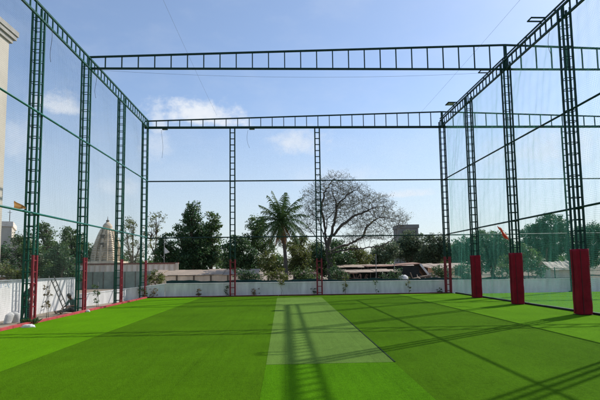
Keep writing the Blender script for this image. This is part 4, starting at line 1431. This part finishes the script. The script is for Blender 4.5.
# ------------------------------------------------------------------ people
def person(label, chains, loc, rz, mats, head, hair_r=1.04):
    """chains: list of lists of (x, y, z, radius, material); first chain starts at the pelvis; equal points are shared"""
    me = bpy.data.meshes.new('person')
    pts, idx, edges, rads, emat = [], {}, [], [], []
    def vid(p):
        k = tuple(round(c, 4) for c in p[:3])
        if k not in idx:
            idx[k] = len(pts); pts.append(k); rads.append(p[3] if not isinstance(p[3], tuple) else p[3])
        return idx[k]
    for ch in chains:
        for p, q in zip(ch[:-1], ch[1:]):
            a, c = vid(p), vid(q)
            edges.append((a, c)); emat.append(q[4])
    me.from_pydata(pts, edges, [])
    tmp = bpy.data.objects.new('person_tmp', me); COL.objects.link(tmp)
    sk = tmp.modifiers.new('skin', 'SKIN')
    sk.branch_smoothing = 0.3
    for i, sv in enumerate(me.skin_vertices[0].data):
        r_ = rads[i]
        sv.radius = r_ if isinstance(r_, tuple) else (r_, r_)
        sv.use_root = (i == 0)
    sub = tmp.modifiers.new('sub', 'SUBSURF'); sub.levels = sub.render_levels = 2
    dg = bpy.context.evaluated_depsgraph_get()
    ev = tmp.evaluated_get(dg)
    body = bpy.data.meshes.new_from_object(ev)
    bpy.data.objects.remove(tmp)
    names = list(dict.fromkeys(emat))
    body.materials.clear()
    for n in names: body.materials.append(MATS[n])
    E = [(Vector(pts[a]), Vector(pts[c]), emat[i]) for i, (a, c) in enumerate(edges)]
    for poly in body.polygons:
        c = poly.center
        best, bm = 1e9, None
        for a, d, mname in E:
            v = d-a
            t_ = max(0, min(1, (c-a).dot(v)/v.length_squared))
            q = (c-a-v*t_).length
            if q < best: best, bm = q, mname
        poly.material_index = names.index(bm)
        poly.use_smooth = True
    o = link('person', body, None, loc)
    o.rotation_euler = (0, 0, rz)
    tag(o, label, 'person')
    # hair cap, ears, eyes, nose on the head (centre, forward direction)
    hc, fw = Vector(head[0]), Vector(head[1]).normalized()
    up = Vector(head[2]).normalized()
    lf = up.cross(fw).normalized()
    b = MB()
    vs, fs = [], []
    n, m = 16, 9
    for i in range(m+1):
        th = math.pi*0.60*i/m
        for k in range(n):
            a = 2*math.pi*k/n
            front = max(0, math.cos(a))
            th2 = th*(1-0.42*front)
            d = up*math.cos(th2)*0.122+(fw*math.cos(a)*0.108+lf*math.sin(a)*0.089)*math.sin(th2)
            vs.append(hc+d*hair_r)
    for i in range(m):
        for k in range(n):
            fs.append((i*n+k, i*n+(k+1) % n, (i+1)*n+(k+1) % n, (i+1)*n+k))
    b.add(vs, fs, True); b.build('hair', 'hair', o)
    b = MB()
    for s in (-1, 1):
        c = hc+lf*s*0.086-up*0.01-fw*0.005
        b.tube([c+up*0.03, c+lf*s*0.012+up*0.012, c+lf*s*0.010-up*0.012, c-up*0.03], [0.008, 0.016, 0.013, 0.007], 6)
    c = hc+fw*0.097-up*0.022
    b.tube([c+up*0.03-fw*0.004, c+fw*0.012, c+fw*0.018-up*0.012, c-up*0.02], [0.008, 0.011, 0.014, 0.008], 6)
    b.build('face_features', 'skin', o)
    b = MB()
    for s in (-1, 1):
        c = hc+fw*0.090+lf*s*0.032+up*0.008
        b.tube([c-lf*0.012, c, c+lf*0.012], [0.004, 0.009, 0.004], 6)
    b.bar(hc+fw*0.094-up*0.062-lf*0.022, hc+fw*0.094-up*0.062+lf*0.022, 0.008, 0.006)
    b.build('eyes_and_mouth', 'hair', o)
    return o
def hand(ch, wrist, d, side, up):
    """palm and five bent fingers from the wrist"""
    d, side, up = Vector(d).normalized(), Vector(side).normalized(), Vector(up).normalized()
    w = Vector(wrist)
    palm = w+d*0.075
    ch.append([(*w, 0.030, 'skin'), (*palm, (0.036, 0.022), 'skin')])
    for i, (o_, L_) in enumerate(((-0.030, 0.070), (-0.010, 0.080), (0.011, 0.074), (0.030, 0.058))):
        r0 = palm+side*o_*0.7
        a = palm+side*o_+d*0.022
        b1 = a+d*L_*0.5-up*0.010
        c = b1+d*L_*0.32-up*0.026
        ch.append([(*palm, (0.036, 0.022), 'skin'), (*a, 0.010, 'skin'), (*b1, 0.0095, 'skin'), (*c, 0.008, 'skin')])
    th = w+d*0.03-side*0.038
    ch.append([(*w, 0.030, 'skin'), (*th, 0.012, 'skin'), (*(th+d*0.035-side*0.016), 0.010, 'skin'), (*(th+d*0.06-side*0.010-up*0.01), 0.009, 'skin')])

# standing man: forward is +x (he bends to the right of the picture), y is his left
def standing_man():
    S, T, K = 'shirt_dark', 'trousers_dark', 'skin'
    pel = (0, 0, 0.90, (0.145, 0.115), T)
    ch = [[pel, (0.03, 0, 1.02, (0.14, 0.105), S), (0.10, 0, 1.18, (0.150, 0.11), S), (0.19, 0, 1.34, (0.155, 0.105), S), (0.24, 0, 1.42, (0.09, 0.075), S),
           (0.275, 0, 1.475, 0.056, K), (0.31, 0, 1.53, (0.075, 0.085), K), (0.335, 0, 1.60, (0.085, 0.10), K), (0.345, 0, 1.66, (0.065, 0.075), K)]]
    for s in (-1, 1):
        ch.append([pel, (0.0, 0.10*s, 0.84, 0.095, T), (0.03+0.03*s, 0.11*s, 0.48, 0.068, T), (-0.02+0.06*s, 0.115*s, 0.10, 0.050, T),
                   (0.0+0.06*s, 0.118*s, 0.045, 0.044, 'rubber'), (0.15+0.06*s, 0.125*s, 0.035, (0.046, 0.032), 'rubber'), (0.20+0.06*s, 0.125*s, 0.03, (0.036, 0.024), 'rubber')])
    sh = (0.19, 0, 1.34, (0.155, 0.105), S)
    wl = (0.18, 0.22, 0.90)
    ch.append([sh, (0.19, 0.175, 1.345, 0.064, S), (0.02, 0.29, 1.13, 0.047, S), (wl[0], wl[1], wl[2], 0.030, K)])
    hand(ch, wl, (0.7, -0.1, -0.6), (0, 1, 0), (-0.6, 0, 0.7))
    wr = (0.42, -0.16, 0.93)
    ch.append([sh, (0.19, -0.175, 1.345, 0.064, S), (0.20, -0.25, 1.08, 0.047, S), (wr[0], wr[1], wr[2], 0.030, K)])
    hand(ch, wr, (0.8, 0.1, -0.5), (0, -1, 0), (-0.5, 0, 0.8))
    return person('man in dark clothes standing stooped behind the nearest left lattice post', ch, (-11.1, 19.85, GZ+0.005), R(-20), None,
                  ((0.335, 0, 1.595), (0.93, 0, -0.36), (0.36, 0, 0.93)))
standing_man()
def seated_man():
    S, T, K = 'shirt_teal', 'trousers_dark', 'skin'
    pel = (0, 0, 0.13, (0.155, 0.125), T)
    ch = [[pel, (-0.01, 0, 0.26, (0.145, 0.11), S), (0.03, 0, 0.42, (0.150, 0.112), S), (0.11, 0, 0.57, (0.155, 0.105), S), (0.17, 0, 0.645, (0.09, 0.075), S),
           (0.215, 0, 0.69, 0.055, K), (0.26, 0, 0.735, (0.075, 0.085), K), (0.29, 0, 0.80, (0.085, 0.10), K), (0.30, 0, 0.86, (0.065, 0.075), K)]]
    for s in (-1, 1):
        ch.append([pel, (0.09, 0.11*s, 0.12, 0.100, T), (0.46, 0.16*s, 0.30 if s > 0 else 0.16, 0.070, T), (0.84, 0.13*s, 0.10, 0.050, T),
                   (0.89, 0.13*s, 0.06, 0.044, K), (0.94, 0.135*s, 0.14, (0.042, 0.034), K), (0.955, 0.135*s, 0.19, (0.034, 0.024), K)])
    sh = (0.11, 0, 0.57, (0.155, 0.105), S)
    for s in (-1, 1):
        w = (0.44, 0.14*s, 0.36 if s > 0 else 0.30)
        ch.append([sh, (0.11, 0.175*s, 0.575, 0.062, S), (0.20, 0.25*s, 0.34, 0.046, S if s < 0 else S), (*w, 0.030, K)])
        hand(ch, w, (0.9, -0.1*s, -0.25), (0, s, 0), (0.2, 0, 0.9))
    o = person('man in a teal shirt sitting on the ground by the left kerb', ch, (-11.02, 24.12, GZ), R(-108), None,
                  ((0.29, 0, 0.80), (0.90, 0, -0.44), (0.44, 0, 0.90)))
    o.scale = (1.12, 1.12, 1.12)
    o.location.z += 0.0
    return o
seated_man()

# ------------------------------------------------------------------ light and sky
SUN = Vector((0.905, 0.63, 1.0)).normalized()
sd = bpy.data.lights.new('sun', 'SUN')
sd.energy = 4.4
sd.angle = R(0.53)
sd.color = (1.0, 0.95, 0.87)
so = bpy.data.objects.new('sun', sd)
COL.objects.link(so)
so.rotation_euler = (-SUN).to_track_quat('-Z', 'Y').to_euler()
so.location = (40, 30, 50)

w = bpy.data.worlds.new('World')
scene.world = w
w.use_nodes = True
nt = w.node_tree
N, L = nt.nodes, nt.links
bg = N['Background']
STR = 0.15
bg.inputs['Strength'].default_value = STR
sky = N.new('ShaderNodeTexSky')
sky.sky_type = 'NISHITA'
sky.sun_disc = False
sky.sun_elevation = math.asin(SUN.z)
sky.sun_rotation = math.atan2(SUN.x, SUN.y)
sky.altitude = 50
sky.air_density = 1.0
sky.dust_density = 0.7
sky.ozone_density = 2.0
tc = N.new('ShaderNodeTexCoord')
def M_(op, a, b_=None, c=None):
    x = N.new('ShaderNodeMath')
    x.operation = op
    for i, v in enumerate((a, b_, c)):
        if v is None: continue
        if isinstance(v, (int, float)): x.inputs[i].default_value = v
        else: L.new(v, x.inputs[i])
    return x.outputs[0]
def dot(v):
    x = N.new('ShaderNodeVectorMath')
    x.operation = 'DOT_PRODUCT'
    L.new(tc.outputs['Generated'], x.inputs[0])
    x.inputs[1].default_value = v
    return x.outputs['Value']
def wnoise(scale, detail, st=(1, 1, 1), rough=0.6):
    mp = N.new('ShaderNodeMapping')
    mp.inputs['Scale'].default_value = st
    L.new(tc.outputs['Generated'], mp.inputs['Vector'])
    n = N.new('ShaderNodeTexNoise')
    n.inputs['Scale'].default_value = scale
    n.inputs['Detail'].default_value = detail
    n.inputs['Roughness'].default_value = rough
    L.new(mp.outputs['Vector'], n.inputs['Vector'])
    return n.outputs['Fac']
nz1 = wnoise(26, 10, (1, 1, 1.35), 0.66)
nz2 = wnoise(9, 6, (1, 1, 2.2), 0.55)
def cloud(c, wd, ht, amount, soft=0.9, rag=1.5, flat=2.2):
    c = Vector(c).normalized()
    rt = c.cross(Vector((0, 0, 1))).normalized()
    up = rt.cross(c)
    d = M_('MAXIMUM', dot(c), 0.05)
    u = M_('DIVIDE', M_('DIVIDE', dot(rt), d), wd)
    v = M_('DIVIDE', M_('DIVIDE', dot(up), d), ht)
    v = M_('MAXIMUM', v, M_('MULTIPLY', v, -flat))
    r2 = M_('ADD', M_('MULTIPLY', u, u), M_('MULTIPLY', v, v))
    r_ = M_('SQRT', r2)
    s = M_('ADD', M_('SUBTRACT', 1.0, r_), M_('MULTIPLY', M_('SUBTRACT', nz1, 0.5), rag))
    mr = N.new('ShaderNodeMapRange')
    mr.interpolation_type = 'SMOOTHSTEP'
    mr.inputs['From Min'].default_value = 0.0
    mr.inputs['From Max'].default_value = soft
    mr.inputs['To Max'].default_value = amount
    L.new(s, mr.inputs['Value'])
    return mr.outputs['Result']
masks = [
    cloud((-0.1742, 0.9287, 0.313), 0.125, 0.055, 0.88, 0.85, 1.8, 3.0),
    cloud((-0.262, 0.9287, 0.307), 0.022, 0.045, 0.55, 0.7, 1.7, 1.2),
    cloud((-0.425, 0.849, 0.309), 0.062, 0.040, 0.68, 0.95, 1.8),
    cloud((0.030, 0.9606, 0.272), 0.085, 0.036, 0.62, 1.0, 1.7, 1.0),
    cloud((0.2714, 0.9498, 0.152), 0.085, 0.016, 0.55, 0.9, 1.6),
    cloud((-0.2605, 0.9278, 0.255), 0.050, 0.042, 0.40, 1.0, 1.6, 1.0),
    cloud((-0.49, 0.8378, 0.245), 0.06, 0.05, 0.35, 1.0, 1.6, 1.0),
    cloud((-0.336, 0.926, 0.165), 0.07, 0.03, 0.30, 1.0, 1.6, 1.0),
    cloud((0.52, 0.84, 0.22), 0.20, 0.07, 0.45, 1.2, 1.6, 1.0),
    cloud((0.12, 0.97, 0.20), 0.16, 0.03, 0.30, 1.2, 1.6, 1.0),
]
tot = masks[0]
for m_ in masks[1:]:
    tot = M_('MAXIMUM', tot, m_)
veil = N.new('ShaderNodeMapRange')
veil.interpolation_type = 'SMOOTHSTEP'
veil.inputs['From Min'].default_value = 0.42
veil.inputs['From Max'].default_value = 0.80
veil.inputs['To Max'].default_value = 0.10
L.new(nz2, veil.inputs['Value'])
tot = M_('MAXIMUM', tot, veil.outputs['Result'])
# thin humid air: a constant share of pale light mixed into the clear-sky colour
SKY_TINT = (1.0, 1.0, 1.0)
hz = N.new('ShaderNodeMixRGB')
sxw = N.new('ShaderNodeSeparateXYZ')
L.new(tc.outputs['Generated'], sxw.inputs[0])
hf = N.new('ShaderNodeMapRange')
hf.interpolation_type = 'SMOOTHSTEP'
hf.inputs['From Min'].default_value = -0.02
hf.inputs['From Max'].default_value = 0.40
hf.inputs['To Min'].default_value = 0.74
hf.inputs['To Max'].default_value = 0.11
L.new(sxw.outputs['Z'], hf.inputs['Value'])
L.new(hf.outputs['Result'], hz.inputs['Fac'])
hz.inputs['Color2'].default_value = (4.3, 4.65, 4.85, 1)
tint = N.new('ShaderNodeMixRGB')
tint.blend_type = 'MULTIPLY'
tint.inputs['Fac'].default_value = 1.0
tint.inputs['Color2'].default_value = (0.92, 0.98, 1.05, 1)
L.new(sky.outputs['Color'], tint.inputs['Color1'])
L.new(tint.outputs['Color'], hz.inputs['Color1'])
cm = N.new('ShaderNodeMixRGB')
L.new(tot, cm.inputs['Fac'])
L.new(hz.outputs['Color'], cm.inputs['Color1'])
shade = N.new('ShaderNodeMixRGB')
L.new(nz1, shade.inputs['Fac'])
shade.inputs['Color1'].default_value = (4.6, 5.0, 5.5, 1)
shade.inputs['Color2'].default_value = (6.3, 6.4, 6.5, 1)
L.new(shade.outputs['Color'], cm.inputs['Color2'])
L.new(cm.outputs['Color'], bg.inputs['Color'])

vs_ = scene.view_settings
vs_.view_transform = 'Standard'
vs_.look = 'None'
vs_.exposure = 0.10
vs_.gamma = 1
vs_.use_curve_mapping = False
scene.render.engine = 'CYCLES'
scene.cycles.use_denoising = True
scene.cycles.transparent_max_bounces = 16
scene.cycles.max_bounces = 6
bpy.context.view_layer.update()
